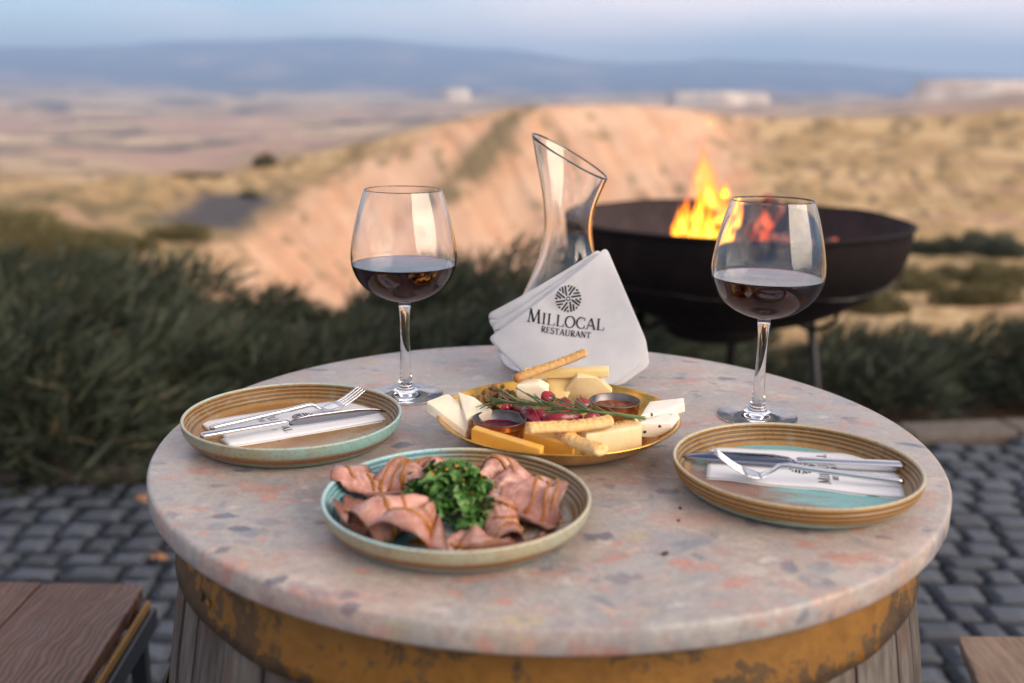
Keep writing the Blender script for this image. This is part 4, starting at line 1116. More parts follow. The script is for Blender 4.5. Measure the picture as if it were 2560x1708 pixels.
# ================================================================== lettering (flat print, drawn as strokes)
def arc_pts(cx, cyy, rx, ry, a0, a1, n=18):
    return [(cx + rx * math.cos(R(a0 + (a1 - a0) * i / n)), cyy + ry * math.sin(R(a0 + (a1 - a0) * i / n))) for i in range(n + 1)]
TH, TK = .075, .155     # thin and thick strokes of the serif capitals (cap height = 1)
def glyph(ch):
    """strokes: (points, [widths])  and the advance width"""
    s = []
    def ln(x0, y0, x1, y1, w_): s.append(([(x0, y0), (x1, y1)], w_))
    def srf(x, y, l=.13): s.append(([(x - l, y), (x + l, y)], .05))
    if ch == "M":
        ln(.14, 0, .22, 1, TH); ln(.22, 1, .52, .05, TK); ln(.52, .05, .84, 1, TH); ln(.84, 1, .92, 0, TK); srf(.13, .02); srf(.92, .02); srf(.17, .98, .08); srf(.88, .98, .08); return s, 1.08
    if ch == "I": ln(.2, 0, .2, 1, TK); srf(.2, .02, .16); srf(.2, .98, .16); return s, .42
    if ch == "L": ln(.2, 0, .2, 1, TK); srf(.2, .98, .16); s.append(([(.04, .025), (.70, .025)], .05)); ln(.70, .0, .74, .26, TH); return s, .78
    if ch == "O":
        P = arc_pts(.5, .5, .43, .49, 0, 360, 36); s.append((P, [TH + (TK - TH) * abs(math.cos(2 * math.pi * i / 36)) for i in range(37)])); return s, 1.0
    if ch == "C":
        P = arc_pts(.52, .5, .44, .49, 48, 312, 28); s.append((P, [TH + (TK - TH) * max(0, -math.cos(R(48 + 264 * i / 28))) for i in range(29)])); ln(.80, .70, .82, .97, TH); ln(.80, .30, .82, .03, TH); return s, .9
    if ch == "A": ln(.10, 0, .46, 1, TH); ln(.46, 1, .84, 0, TK); ln(.24, .34, .70, .34, TH); srf(.10, .02, .12); srf(.84, .02, .14); return s, .92
    if ch == "R":
        ln(.2, 0, .2, 1, TK); srf(.2, .02, .15); srf(.14, .98, .1); s.append(([(.2, .97)] + arc_pts(.40, .74, .24, .23, 90, -90, 14) + [(.2, .51)], [TH] * 5 + [TK] * 8 + [TH] * 4)); ln(.38, .52, .72, 0, TK); srf(.74, .02, .1); return s, .80
    if ch == "E": ln(.2, 0, .2, 1, TK); s.append(([(.06, .975), (.62, .975)], .05)); s.append(([(.06, .025), (.66, .025)], .05)); s.append(([(.2, .52), (.52, .52)], .05)); ln(.62, .98, .62, .78, TH); ln(.66, .02, .68, .24, TH); ln(.52, .42, .52, .62, TH); return s, .74
    if ch == "S":
        P = arc_pts(.34, .75, .23, .22, 40, 250, 14) + arc_pts(.34, .27, .26, .25, 70, -140, 16); s.append((P, [TH + (TK - TH) * (1 - abs(i / 31 - .5) * 2) for i in range(32)])); ln(.53, .76, .54, .98, TH); ln(.10, .26, .09, .02, TH); return s, .68
    if ch == "T": ln(.4, 0, .4, 1, TK); srf(.4, .02, .15); s.append(([(.04, .975), (.76, .975)], .05)); ln(.05, .98, .03, .76, TH); ln(.75, .98, .77, .76, TH); return s, .80
    if ch == "U":
        P = [(.18, 1), (.18, .34)] + arc_pts(.45, .32, .27, .31, 190, 350, 12) + [(.72, .34), (.72, 1)]; s.append((P, [TK] * 5 + [TH * 1.3] * 10 + [TH] * 2)); srf(.18, .98, .14); srf(.72, .98, .12); return s, .90
    if ch == "N": ln(.16, 0, .16, 1, TH); ln(.16, 1, .78, 0, TK); ln(.78, 0, .78, 1, TH); srf(.16, .02, .12); srf(.12, .98, .1); srf(.78, .98, .12); return s, .94
    return s, .4
def strokes_poly(P, w_):
    if not hasattr(w_, "__len__"): w_ = [w_] * len(P)
    out = []
    for i, q in enumerate(P):
        a = P[max(i - 1, 0)]; b = P[min(i + 1, len(P) - 1)]
        dx, dy = b[0] - a[0], b[1] - a[1]; l = math.hypot(dx, dy) or 1
        ww = w_[min(i, len(w_) - 1)] / 2
        out.append(((q[0] - dy / l * ww, q[1] + dx / l * ww), (q[0] + dy / l * ww, q[1] - dx / l * ww)))
    return out
def text_geo(txt, fn, spacing=.06, big=None, bold=1.0):
    """fn(u, v, lift) -> 3-D point; u runs along the line in cap heights"""
    V, F = [], []; u = 0; lift = 0
    for i, ch in enumerate(txt):
        k = big if (big and i == 0) else 1.0
        ss, adv = glyph(ch)
        for P, w_ in ss:
            w2 = [q * bold for q in w_] if hasattr(w_, "__len__") else w_ * bold
            lift += 1
            # subdivide straight strokes so they follow the cloth
            if len(P) == 2: P = [(P[0][0] + (P[1][0] - P[0][0]) * t, P[0][1] + (P[1][1] - P[0][1]) * t) for t in (0, .34, .67, 1)]
            pr_ = strokes_poly(P, w2); n0 = len(V)
            for a, b in pr_:
                V.append(fn(u + a[0] * k, a[1] * k, lift)); V.append(fn(u + b[0] * k, b[1] * k, lift))
            for j in range(len(pr_) - 1): F.append((n0 + 2 * j, n0 + 2 * j + 1, n0 + 2 * j + 3, n0 + 2 * j + 2))
        u += adv * k + spacing
    return V, F, u
def text_len(txt, spacing=.06, big=None): return sum(glyph(c)[1] * (big if big and i == 0 else 1) + spacing for i, c in enumerate(txt)) - spacing
def emblem_geo(fn, rot=0.0, ns=8):
    """wheel of slanted stripes round a small ring; radius 1"""
    V, F = [], []; lift = 0
    st_ = 2 * math.pi / ns
    for k in range(ns):
        a = k * st_ + rot
        for j in range(3):
            h = .10 + j * .215
            x0 = max(.24, h / math.tan(st_) + (.13 if j else .05)); x1 = math.sqrt(max(.01, .97 - h * h))
            if x1 - x0 < .08: continue
            n0 = len(V); lift += 1
            for t in (0, .5, 1):
                x = x0 + (x1 - x0) * t
                for hh in (h + .062, h - .062):
                    V.append(fn(x * math.cos(a) - hh * math.sin(a), x * math.sin(a) + hh * math.cos(a), lift % 3))
            F += [(n0, n0 + 1, n0 + 3, n0 + 2), (n0 + 2, n0 + 3, n0 + 5, n0 + 4)]
    n0 = len(V)
    for i in range(24):
        a = 2 * math.pi * i / 24
        for rr in (.17, .10): V.append(fn(rr * math.cos(a), rr * math.sin(a), 4))
    F += [(n0 + 2 * i, n0 + 2 * i + 1, n0 + (2 * i + 3) % 48, n0 + (2 * i + 2) % 48) for i in range(24)]
    return V, F
ink = Mat("black_thread"); ink.pr((.012, .012, .016), .7, spec=.2)

# ================================================================== cloth napkin draped on the decanter
clo = Mat("white_cotton")
o = clo.oc(); wv = clo.n("ShaderNodeTexWave", {"Vector": o, "Scale": 520.0, "Distortion": .6}, bands_direction="DIAGONAL").outputs["Fac"]
nn = clo.noise(o, 34, 5, .6)
clo.pr(clo.ramp(nn, [(.3, (.70, .705, .72)), (.7, (.77, .77, .78))]), .9, spec=.15, sheen=.25, normal=clo.bump(clo.M("ADD", clo.M("MULTIPLY", wv, .6), nn), .55, .0018))
def nap_y(x, z): return NAPY0 + NAPK * z + NAPC * (x - NAPX) ** 2
NAPY0, NAPK, NAPC, NAPX = (1.193, 0.36, 2.6, 0.0705)
def nap_wr(x, z): return .0042 * mnoise.noise(Vector((x * 17, z * 17, 1.0))) + .0016 * abs(mnoise.noise(Vector((x * 22 + z * 9, z * 5 - x * 7, 7.0)))) + .0014 * mnoise.noise(Vector((x * 60, z * 60, 4.0))) + .0022 * math.sin((x * .8 + z) * 70) * max(0, min(1, (z - .08) / .08)) * .4
nap = empty("cloth_napkin", (.0705, 1.235, TZ), "folded white cloth napkin with black embroidered emblem leaning on the decanter", "napkin")
def sheet(corners, back, thick, name, rad=.006):
    """corners: (x, z) outline on the draped surface; back: distance behind the front fold"""
    pts = plank_poly([(x, z, 0) for x, z in corners], rad, 5)
    dense = []
    for i in range(len(pts)):
        a, b = Vector(pts[i]), Vector(pts[(i + 1) % len(pts)])
        m_ = max(1, int((b - a).length / .005))
        dense += [a.lerp(b, t / m_) for t in range(m_)]
    n = len(dense); c = sum(dense, Vector()) / n
    rings = [1.0, .992, .975, .94, .86, .74, .6, .45, .3, .15]
    V, F = [], []
    def put(q, side):
        x, z = q.x, q.y
        return (x, nap_y(x, z) + nap_wr(x, z) + back + side, TZ + z)
    prof = {1.0: 0.0, .992: .62, .975: .9, .94: 1.0}
    for sgn in (-1, 1):
        for rg in rings:
            th_ = prof.get(rg, 1.0) * thick / 2
            for q in dense: V.append(put(c + (q - c) * rg, sgn * th_))
        V.append(put(c, sgn * thick / 2))
    m_ = len(rings) * n + 1
    for j in range(len(rings) - 1):
        for i in range(n):
            i2 = (i + 1) % n
            F.append((j * n + i, (j + 1) * n + i, (j + 1) * n + i2, j * n + i2))
            F.append((m_ + j * n + i, m_ + j * n + i2, m_ + (j + 1) * n + i2, m_ + (j + 1) * n + i))
    for i in range(n):
        i2 = (i + 1) % n; b = (len(rings) - 1) * n
        F.append((b + i, m_ - 1, b + i2)); F.append((m_ + b + i, m_ + b + i2, 2 * m_ - 1))
    return mesh(name, (V, F), clo.m, nap)
sheet([(0.1078, 0.1637), (-0.0309, 0.0797), (-0.0291, 0.0679), (0.0222, 0.0176), (0.1425, 0.0078), (0.1709, 0.0403)], .0170, .0032, "fold", .006)
sheet([(0.1105, 0.1637), (-0.0250, 0.0685), (-0.0226, 0.0584), (0.0168, 0.0100), (0.1365, 0.0022), (0.1739, 0.0221), (0.1698, 0.0475)], .0090, .0034, "fold", .007)
front_fold = sheet([(0.1158, 0.1686), (-0.0306, 0.0537), (0.0117, 0.0200), (0.0328, 0.0014), (0.1240, 0.0055), (0.1697, 0.0310), (0.1686, 0.0528)], 0.0, .0046, "fold", .008)
def nap_pt(x, z, lift): return (x, nap_y(x, z) + nap_wr(x, z) - .0026 - .00028 - lift * .000012, TZ + z)
EMB, TXT0, TXT1, RES0, RES1 = ((0.0687, 0.1075, 0.0163), (0.0180, 0.0793), (0.1133, 0.0702), (0.0353, 0.0681), (0.0965, 0.0615))
er = EMB[2]
q = emblem_geo(lambda u, v, l: nap_pt(EMB[0] + (u * math.cos(-.1) - v * math.sin(-.1)) * er, EMB[1] + (u * math.sin(-.1) + v * math.cos(-.1)) * er, l), .25)
mesh("emblem", q, ink.m, front_fold, smooth=False)
def line_fn(p0, p1, txt, big=None, sag=0.0):
    L = text_len(txt, .06, big); d = Vector((p1[0] - p0[0], p1[1] - p0[1])); s_ = d.length / L; d.normalize(); nrm = Vector((-d.y, d.x))
    return lambda u, v, l: nap_pt(p0[0] + d.x * u * s_ + nrm.x * v * s_, p0[1] + d.y * u * s_ + nrm.y * v * s_ + sag * math.sin(math.pi * min(1, max(0, u / L))), l)
mesh("lettering", text_geo("MILLOCAL", line_fn(TXT0, TXT1, "MILLOCAL", 1.22, -.0006), .06, 1.22, 1.0)[:2], ink.m, front_fold, smooth=False)
mesh("lettering", text_geo("RESTAURANT", line_fn(RES0, RES1, "RESTAURANT", None, -.0004), .06, None, 1.25)[:2], ink.m, front_fold, smooth=False)

# ================================================================== paper napkins, forks and knives
pap = Mat("white_paper_napkin"); o = pap.oc(); n1 = pap.noise(o, 60, 4, .6)
pap.pr((.72, .725, .74), .85, spec=.2, normal=pap.bump(n1, .2, .001))
stl = Mat("brushed_steel"); o = stl.oc(); n1 = stl.noise(stl.n("ShaderNodeMapping", {"Vector": o, "Scale": (8, 300, 300)}).outputs["Vector"], 2.0, 4, .6)
stl.pr((.66, .665, .68), stl.ramp(n1, [(.3, .14), (.7, .22)]), 1.0, spec=.5)
bls = Mat("steel_dark_reflection"); bls.pr((.27, .28, .32), .16, 1.0)  # cutlery steel darkened for the blades: a dark reflection put into the colour
def paper(cs, base, label, seed, flip):
    """folded paper napkin: cs = four corners (x, y), printed side up"""
    A, B, C_c, D_ = [Vector((q[0], q[1])) for q in cs]   # far-left, near-left, near-right, far-right
    r_ = empty("paper_napkin", (float((A.x + C_c.x) / 2), float((A.y + C_c.y) / 2), TZ + base), label, "paper napkin", "printed paper napkins on the plates")
    nu, nv = 40, 14
    def pt(u, v, l=0.0):
        q = (A * (1 - u) + D_ * u) * (1 - v) + (B * (1 - u) + C_c * u) * v
        e = .0011 * mnoise.noise(Vector((u * 5, 0 if v < .5 else 3, seed))) * (abs(v - .5) * 2) ** 2
        z = .0022 + .0011 * mnoise.noise(Vector((u * 4.2, v * 2.4, seed))) + .0010 * math.sin(v * 3.1) + l * .000012
        return (q.x, q.y + e, TZ + base + z)
    for lay in range(2):
        V = [tuple(Vector(pt(i / nu, j / nv)) - Vector((0.0006 * lay * (1 if flip else -1), .0009 * lay, .0016 * lay))) for j in range(nv + 1) for i in range(nu + 1)]
        m_ = len(V); V += [(x, y, z - .0008) for x, y, z in V]
        F = []
        for j in range(nv):
            for i in range(nu):
                p = j * (nu + 1) + i
                F.append((p, p + nu + 1, p + nu + 2, p + 1)); F.append((m_ + p, m_ + p + 1, m_ + p + nu + 2, m_ + p + nu + 1))
        ring_ = [i for i in range(nu + 1)] + [j * (nu + 1) + nu for j in range(1, nv + 1)] + [nv * (nu + 1) + i for i in range(nu - 1, -1, -1)] + [j * (nu + 1) for j in range(nv - 1, 0, -1)]
        for k in range(len(ring_)):
            a, b = ring_[k], ring_[(k + 1) % len(ring_)]
            F.append((a, b, m_ + b, m_ + a))
        fo_ = mesh("fold", (V, F), pap.m, r_)
        if lay == 0: top_fold = fo_
    return top_fold, pt
def paper_print(r_, pt, u_line, u_res, u_emb, up):
    """the line of type runs across the napkin; up = +1: letter tops towards the right end, -1: towards the left"""
    Lw = text_len("MILLOCAL", .06, 1.2); sv = .80 / Lw
    def f1(u, v, l):
        vv = .10 + u * sv if up > 0 else .90 - u * sv
        return pt(u_line + up * v * sv * .46, vv, 26 + l)
    mesh("lettering", text_geo("MILLOCAL", f1, .06, 1.2, 1.0)[:2], ink.m, r_, smooth=False)
    L2 = text_len("RESTAURANT"); s2 = .56 / L2
    def f2(u, v, l):
        vv = .22 + u * s2 if up > 0 else .78 - u * s2
        return pt(u_res + up * v * s2 * .46, vv, 26 + l)
    mesh("lettering", text_geo("RESTAURANT", f2, .06, None, 1.2)[:2], ink.m, r_, smooth=False)
    mesh("emblem", emblem_geo(lambda a, b, l: pt(u_emb + a * .080, .5 + b * .19, 26 + l), .1), ink.m, r_, smooth=False)
def loft(path, wid, thk, side, seg=14, power=2.6):
    """rounded-rectangle section swept along a path; side = flat direction"""
    P = [Vector(q) for q in path]; n = len(P); S_ = Vector(side).normalized(); V, F = [], []
    for i in range(n):
        t = (P[min(i + 1, n - 1)] - P[max(i - 1, 0)]).normalized()
        s_ = (S_ - t * S_.dot(t)).normalized(); u_ = s_.cross(t).normalized()
        for k in range(seg):
            a = 2 * math.pi * (k + .5) / seg; c_, d_ = math.cos(a), math.sin(a)
            cx = math.copysign(abs(c_) ** (2 / power), c_); sy = math.copysign(abs(d_) ** (2 / power), d_)
            V.append(tuple(P[i] + s_ * cx * wid[i] / 2 + u_ * sy * thk[i] / 2))
    for i in range(n - 1):
        for k in range(seg):
            k2 = (k + 1) % seg
            F.append((i * seg + k, i * seg + k2, (i + 1) * seg + k2, (i + 1) * seg + k))
    F.append(tuple(range(seg - 1, -1, -1))); F.append(tuple((n - 1) * seg + k for k in range(seg)))
    return V, F
def fork(end, kink, root, tip, label, hw=.0075):
    e, k, r_, t = Vector(end), Vector(kink), Vector(root), Vector(tip)
    side = (t - e).cross(Vector((0, 0, 1))).normalized()
    o_ = empty("fork", tuple(e.lerp(t, .5)), label, "fork", "steel forks on the paper napkins")
    hp_ = smoothpath([e, e.lerp(k, .35), e.lerp(k, .75), k, k.lerp(r_, .5) , r_], 6)
    n = len(hp_)
    mesh("handle", loft(hp_, [np.interp(i / (n - 1), [0, .02, .1, .5, .62, .85, 1], [.006, hw, hw, .0058, .0050, .0062, .0150]) for i in range(n)], [np.interp(i / (n - 1), [0, .02, .1, .6, .8, 1], [.004, .0060, .0058, .0046, .0036, .0020]) for i in range(n)], side), stl.m, o_)
    # bowl of the fork and its four tines
    d = (t - r_); up_ = Vector((0, 0, 1))
    def hd(q, lat): # q 0..1 from root to tip
        sagz = -.0042 * math.sin(math.pi * min(1, q * 1.05))
        return r_ + d * q + up_ * sagz + side * lat
    mesh("head", loft([hd(q, 0) for q in (0, .1, .2, .3, .36)], [.0148, .0190, .0212, .0220, .0222], [.0020, .0018, .0017, .0016, .0015], side), stl.m, o_)
    for j in range(4):
        lat = (-1.5 + j) * .0061
        pth = [hd(q, lat * (1 - .06 * q)) for q in (.33, .45, .6, .75, .9, 1.0)]
        mesh("tine", loft(pth, [.0040, .0036, .0033, .0030, .0026, .0014], [.0016, .0017, .0017, .0016, .0013, .0009], side, 8), stl.m, o_)
    return o_
def knife(end, junc, tip, label, flat=True, hw=.0085, bw=.017):
    e, j, t = Vector(end), Vector(junc), Vector(tip)
    d = (t - e); side = (d.cross(Vector((0, 0, 1))).normalized() * (1 if d.x > 0 else -1) + Vector((0, 0, -.30))).normalized() if flat else (Vector((0, 0, 1)) + d.cross(Vector((0, 0, 1))).normalized() * .35)
    o_ = empty("knife", tuple(e.lerp(t, .5)), label, "knife", "steel knives on the paper napkins")
    hp_ = [e.lerp(j, q) for q in (0, .015, .05, .3, .6, .9, .97, 1.0)]
    mesh("handle", loft(hp_, [hw * .8, hw, hw, hw, hw * .95, hw * .9, hw * .8, hw * .5], [.0055, .0070, .0072, .0070, .0066, .0062, .005, .003], side, 16, 5.0), stl.m, o_)
    n = 16; P = [j.lerp(t, q / n) for q in range(n + 1)]
    s_ = (Vector(side) - d.normalized() * Vector(side).dot(d.normalized())).normalized()
    wv_ = [np.interp(q / n, [0, .06, .2, .7, .9, 1], [.42, .8, 1.0, .92, .55, .06]) * bw for q in range(n + 1)]
    P = [p + s_ * (bw * .5 - w_ / 2) * (1 if flat else -1) * .6 for p, w_ in zip(P, wv_)]
    mesh("blade", loft(P, wv_, [np.interp(q / n, [0, .1, 1], [.0024, .0019, .0010]) for q in range(n + 1)], side, 10, 2.2), bls.m, o_)
    return o_
pn, pf = paper([(-0.3349, 1.0331, 0.9590), (-0.2801, 0.9583, 0.9590), (-0.1340, 1.0500, 0.9590), (-0.1800, 1.1287, 0.9590)], .0066, "white printed paper napkin on the brown left plate", 1.0, False)
paper_print(pn, pf, .36, .30, .565, 1)
pn, pf = paper([(0.2004, 0.9734, 0.9590), (0.1830, 0.8904, 0.9590), (0.3515, 0.8467, 0.9590), (0.3791, 0.9570, 0.9590)], .0066, "white printed paper napkin on the turquoise right plate", 5.0, True)
paper_print(pn, pf, .64, .685, .50, -1)
fork((-0.3087, 0.9910, 0.9658), (-0.2178, 1.0531, 0.9725), (-0.2054, 1.0616, 0.9650), (-0.1648, 1.0893, 0.9828), "steel fork on the left plate, its tines raised over the far rim")
knife((-0.3072, 0.9550, 0.9685), (-0.2308, 1.0072, 0.9680), (-0.1362, 1.0574, 0.9680), "steel knife on the left plate, in front of the fork", False, .0085, .012)
knife((0.3709, 0.9044, 0.9665), (0.2710, 0.9161, 0.9658), (0.1670, 0.9315, 0.9665), "steel knife with flat blade, coloured dark as a reflection, on the right plate", True, .0100, .0185)
fork((0.3574, 0.8677, 0.9650), (0.2507, 0.8790, 0.9755), (0.2307, 0.8812, 0.9640), (0.1868, 0.8858, 0.9868), "steel fork lying over the knife blade on the right plate", .0062)
# ================================================================== cheese, bread, fruit on the tray
def cheese_mat(name, c1, c2, spk=False, rough=.5):
    m_ = Mat(name); o = m_.oc(); n1 = m_.noise(o, 40, 5, .6); n2 = m_.noise(o, 170, 3, .65)
    c = m_.ramp(n1, [(.3, c1), (.7, c2)])
    if spk:
        v_ = m_.n("ShaderNodeTexVoronoi", {"Vector": o, "Scale": 130.0}, feature="F1").outputs
        dots = m_.M("MULTIPLY", m_.ramp(v_["Distance"], [(.20, 1.0), (.30, 0.0)]), m_.ramp(m_.sep(v_["Color"])[0], [(.80, 0.0), (.84, 1.0)]))
        c = m_.mix(dots, c, (.035, .03, .028))
    m_.pr(c, rough, spec=.4, sss=.22, sssr=(.012, .008, .004), ssss=.35, normal=m_.bump(m_.M("ADD", n1, m_.M("MULTIPLY", n2, .6)), .22, .0015))
    return m_.m
ch_yel = cheese_mat("orange_cheddar", (.74, .36, .045), (.82, .46, .08), rough=.42)
ch_pale = cheese_mat("pale_hard_cheese", (.74, .57, .30), (.82, .68, .42))
ch_white = cheese_mat("ivory_cheese", (.80, .71, .52), (.85, .78, .62))
ch_spk = cheese_mat("speckled_cheese", (.78, .73, .62), (.84, .79, .70), True)
ch_gold = cheese_mat("golden_cheese", (.76, .54, .20), (.82, .64, .30))
def tray_z(x, y):
    t = min(1.0, max(0.0, (math.hypot(x - TX, y - TY) - .068) / .0545)) ** (1 / .85)
    return .0042 + .0240 * t ** 1.5
def dn(p, z): return (p[0], p[1], TZ + z)
def chunk(poly, ext, mt, label, name="cheese_wedge", bev=.0014, rough=.0007, seed=1.0, group="cheese pieces on the brass tray"):
    V, F = soft(prism(poly, ext), bev, 2, rough=rough, sub=2, fscale=110, seed=seed)
    V = [(x, y, max(z, TZ + tray_z(x, y))) for x, y, z in V]
    c = np.mean(np.array([tuple(q) for q in poly]), 0); lo = min(q[2] for q in V)
    return mesh(name, (V, F), mt, origin=(c[0], c[1], lo), smooth=True, label=label, cat="cheese", group=group)
a, b = (-0.0382, 0.9341, 0.9885), (0.0275, 0.8888, 0.9845)
chunk([a, b, dn(b, .014), dn(a, .010)], (.004, .011, .0), ch_yel, "long orange cheddar wedge along the front left rim, before the jam cup")
a, b = (0.0130, 0.9328, 0.9850), (0.0581, 0.9037, 0.9840)
chunk([a, b, dn(b, .010), dn(a, .008)], (.003, .017, .0), ch_yel, "short orange cheddar wedge under the middle breadstick")
a, b = (0.0713, 0.9188, 0.9890), (0.1286, 0.9432, 0.9910)
chunk([a, b, dn(b, .012), dn(a, .008)], (-.003, .024, .0), ch_pale, "thick pale cheese block at the front right rim", "cheese_block", .0028)
chunk([(0.1260, 0.9693, 0.9845), (0.1615, 0.9750, 0.9825), (0.1732, 0.9966, 0.9830), (0.1716, 1.0165, 0.9845)][::-1], (.002, .004, -.0165), ch_spk, "black speckled white cheese wedge at the right rim, lower one", seed=3)
chunk([(0.1312, 0.9858, 0.9865), (0.1584, 1.0018, 0.9870), (0.1819, 1.0195, 0.9900), (0.1823, 1.0308, 0.9930), (0.1465, 1.0294, 0.9890)][::-1], (.001, .002, -.0105), ch_spk, "black speckled white cheese wedge reaching over the right rim, upper one", seed=4)
chunk([(-0.0879, 1.0081, 0.9925), (-0.0457, 0.9765, 0.9710), (-0.0410, 0.9844, 0.9740), (-0.0556, 1.0087, 0.9930), (-0.0666, 1.0271, 0.9955)][::-1], (-.001, -.001, -.0125), ch_white, "ivory cheese wedge tipped over the left rim, leftmost of all", seed=5)
chunk([(-0.0565, 1.0220, 1.0000), (-0.0443, 0.9789, 0.9810), (-0.0345, 0.9911, 0.9830), (-0.0191, 1.0021, 0.9860), (-0.0391, 1.0104, 0.9960)][::-1], (.0, .001, -.0095), ch_white, "ivory cheese wedge behind the jam cup, leaning on its neighbour", seed=6)
chunk([(0.0052, 1.0520, 0.9983), (0.0053, 1.0520, 0.9845), (0.0296, 1.0520, 0.9744), (0.0374, 1.0520, 0.9808), (0.0409, 1.0520, 0.9932), (0.0291, 1.0520, 0.9997)], (.001, .020, .001), ch_white, "small white cheese chunk under the leaning breadstick, behind the rosemary", "cheese_chunk", .0022, seed=7)
chunk([(0.0080, 1.0780, 0.9907), (0.0081, 1.0780, 0.9794), (0.0362, 1.0780, 0.9798), (0.0363, 1.0780, 0.9894), (0.0250, 1.0780, 0.9994)], (.0, .014, .0), ch_gold, "golden cheese piece behind the small white chunk", seed=8)
chunk([(0.0381, 1.0860, 0.9979), (0.0452, 1.0750, 0.9766), (0.0606, 1.0750, 0.9754), (0.0748, 1.0860, 0.9984)], (.002, .010, .002), ch_gold, "golden cheese slab standing behind the pale triangular slab", seed=9)
chunk([(0.0714, 1.0708, 1.0020), (0.0466, 1.0853, 0.9680), (0.0853, 1.0864, 0.9650), (0.1137, 1.0957, 0.9780), (0.0943, 1.0789, 1.0000)], (.001, .008, .003), ch_pale, "large pale triangular cheese slab facing the viewer behind the brown sauce cup", seed=10)
chunk([(0.1067, 1.0800, 1.0083), (0.0138, 1.0800, 1.0056), (0.0139, 1.0800, 0.9974), (0.1072, 1.0800, 0.9999)], (.001, .0105, .002), ch_gold, "straight golden cheese stick lying under the raised breadstick", "cheese_stick", .0010, .0004, seed=11)

bd = Mat("baked_breadstick")
o = bd.oc(); at_ = bd.n("ShaderNodeVertexColor", layer_name="crust").outputs["Color"]; cs = bd.sep(at_)
n1 = bd.noise(o, 120, 4, .65); n2 = bd.noise(o, 330, 3, .6)
c = bd.ramp(n1, [(.3, (.72, .46, .17)), (.7, (.86, .66, .34))])
crumb = bd.M("MULTIPLY", cs[0], bd.ramp(n2, [(.42, 0.0), (.58, 1.0)]))
c = bd.mix(bd.M("MULTIPLY", cs[0], .75), c, (.66, .27, .045))
c = bd.mix(crumb, c, (.90, .63, .26))
c = bd.mix(bd.M("MULTIPLY", cs[0], bd.ramp(bd.noise(o, 210, 2, .5), [(.62, 0.0), (.70, .8)])), c, (.50, .13, .03))
c = bd.mix(cs[1], c, (.46, .20, .05))
bd.pr(c, .62, spec=.3, sss=.1, sssr=(.01, .005, .002), ssss=.3, normal=bd.bump(bd.M("ADD", n1, n2), .5, .0015))
def breadstick(p0, p1, r_, label, seed, twist=0.0, toast=0.0, upv_=(0, 0, 1)):
    """two ribs of dough side by side with a crumbly seasoned top"""
    p0, p1 = Vector(p0), Vector(p1); n, m_ = 60, 20
    ax = (p1 - p0).normalized(); s_ = ax.cross(Vector(upv_)).normalized(); u_ = s_.cross(ax)
    V, F, K = [], [], []
    for i in range(n + 1):
        t = i / n; c = p0.lerp(p1, t) + u_ * .0012 * math.sin(t * 5 + seed) + s_ * .0010 * math.sin(t * 4.1 + seed * 2)
        endk = 1.0 if .03 < t < .97 else (.86 if .01 < t < .99 else .55)
        for k in range(m_):
            a = 2 * math.pi * k / m_; ca_, sa_ = math.cos(a + twist), math.sin(a + twist)
            rad = r_ * .94 * (1.0 + .20 * math.cos(2 * a)) * (1 - .20 * math.exp(-((sa_ - .05) / .22) ** 2) * (ca_ > 0) * .0)
            groove = math.exp(-((a % (2 * math.pi) - math.pi * 1.5 - .9) / .25) ** 2) + math.exp(-((a % (2 * math.pi) - math.pi * 1.5 + .9) / .25) ** 2)
            top = max(0.0, math.sin(a))
            rad *= 1 - .14 * groove
            q = c + (s_ * math.cos(a) + u_ * math.sin(a)) * rad * endk
            d = top ** .7 * (.0013 * mnoise.noise(q * 420) + .0012 * mnoise.noise(q * 900)) + .0004 * mnoise.noise(q * 130)
            q = q + (s_ * math.cos(a) + u_ * math.sin(a)) * d
            V.append(tuple(q)); K.append((min(1, top ** 1.2 * 1.2), min(1, toast * (.5 + .5 * math.exp(-(t / .12) ** 2)) + .75 * math.exp(-(t / .06) ** 2) * (toast > 0)), 0, 1))
    for i in range(n):
        for k in range(m_):
            k2 = (k + 1) % m_
            F.append((i * m_ + k, i * m_ + k2, (i + 1) * m_ + k2, (i + 1) * m_ + k))
    for e, row in ((0, 0), (1, n)):
        ids = [row * m_ + k for k in range(m_)]
        c = p0 if e == 0 else p1
        # hollow end
        V.append(tuple(c + ax * (.0014 if e == 0 else -.0014))); K.append((0, 0, 0, 1)); ci = len(V) - 1
        for k in range(m_):
            a, b = ids[k], ids[(k + 1) % m_]
            F.append((ci, b, a) if e == 0 else (ci, a, b))
    o_ = mesh("breadstick", (V, F), bd.m, origin=tuple(p0.lerp(p1, .5)), label=label, cat="breadstick", group="baked breadsticks on the tray")
    ca = o_.data.color_attributes.new("crust", "FLOAT_COLOR", "POINT")
    ca.data.foreach_set("color", np.array(K, np.float32).reshape(-1))
    return o_
breadstick((0.0027, 1.0600, 1.0012), (0.0816, 1.0760, 1.0299), .0058, "seasoned breadstick raised at an angle on top of the cheese pile", 1.0, .3, .8)
breadstick((0.0151, 0.9124, 0.9950), (0.0973, 0.9322, 0.9980), .0074, "pale breadstick with crumbly top lying across the middle of the tray", 2.0, .2)
breadstick((0.0531, 0.9207, 0.9860), (0.0823, 0.8723, 0.9885), .0076, "short breadstick hanging over the front rim of the tray", 3.0, .2)
breadstick((0.0926, 0.9484, 0.9870), (0.1227, 0.9504, 0.9900), .0050, "dark toasted breadstick end behind the pale cheese block", 4.0, .2, 1.0)

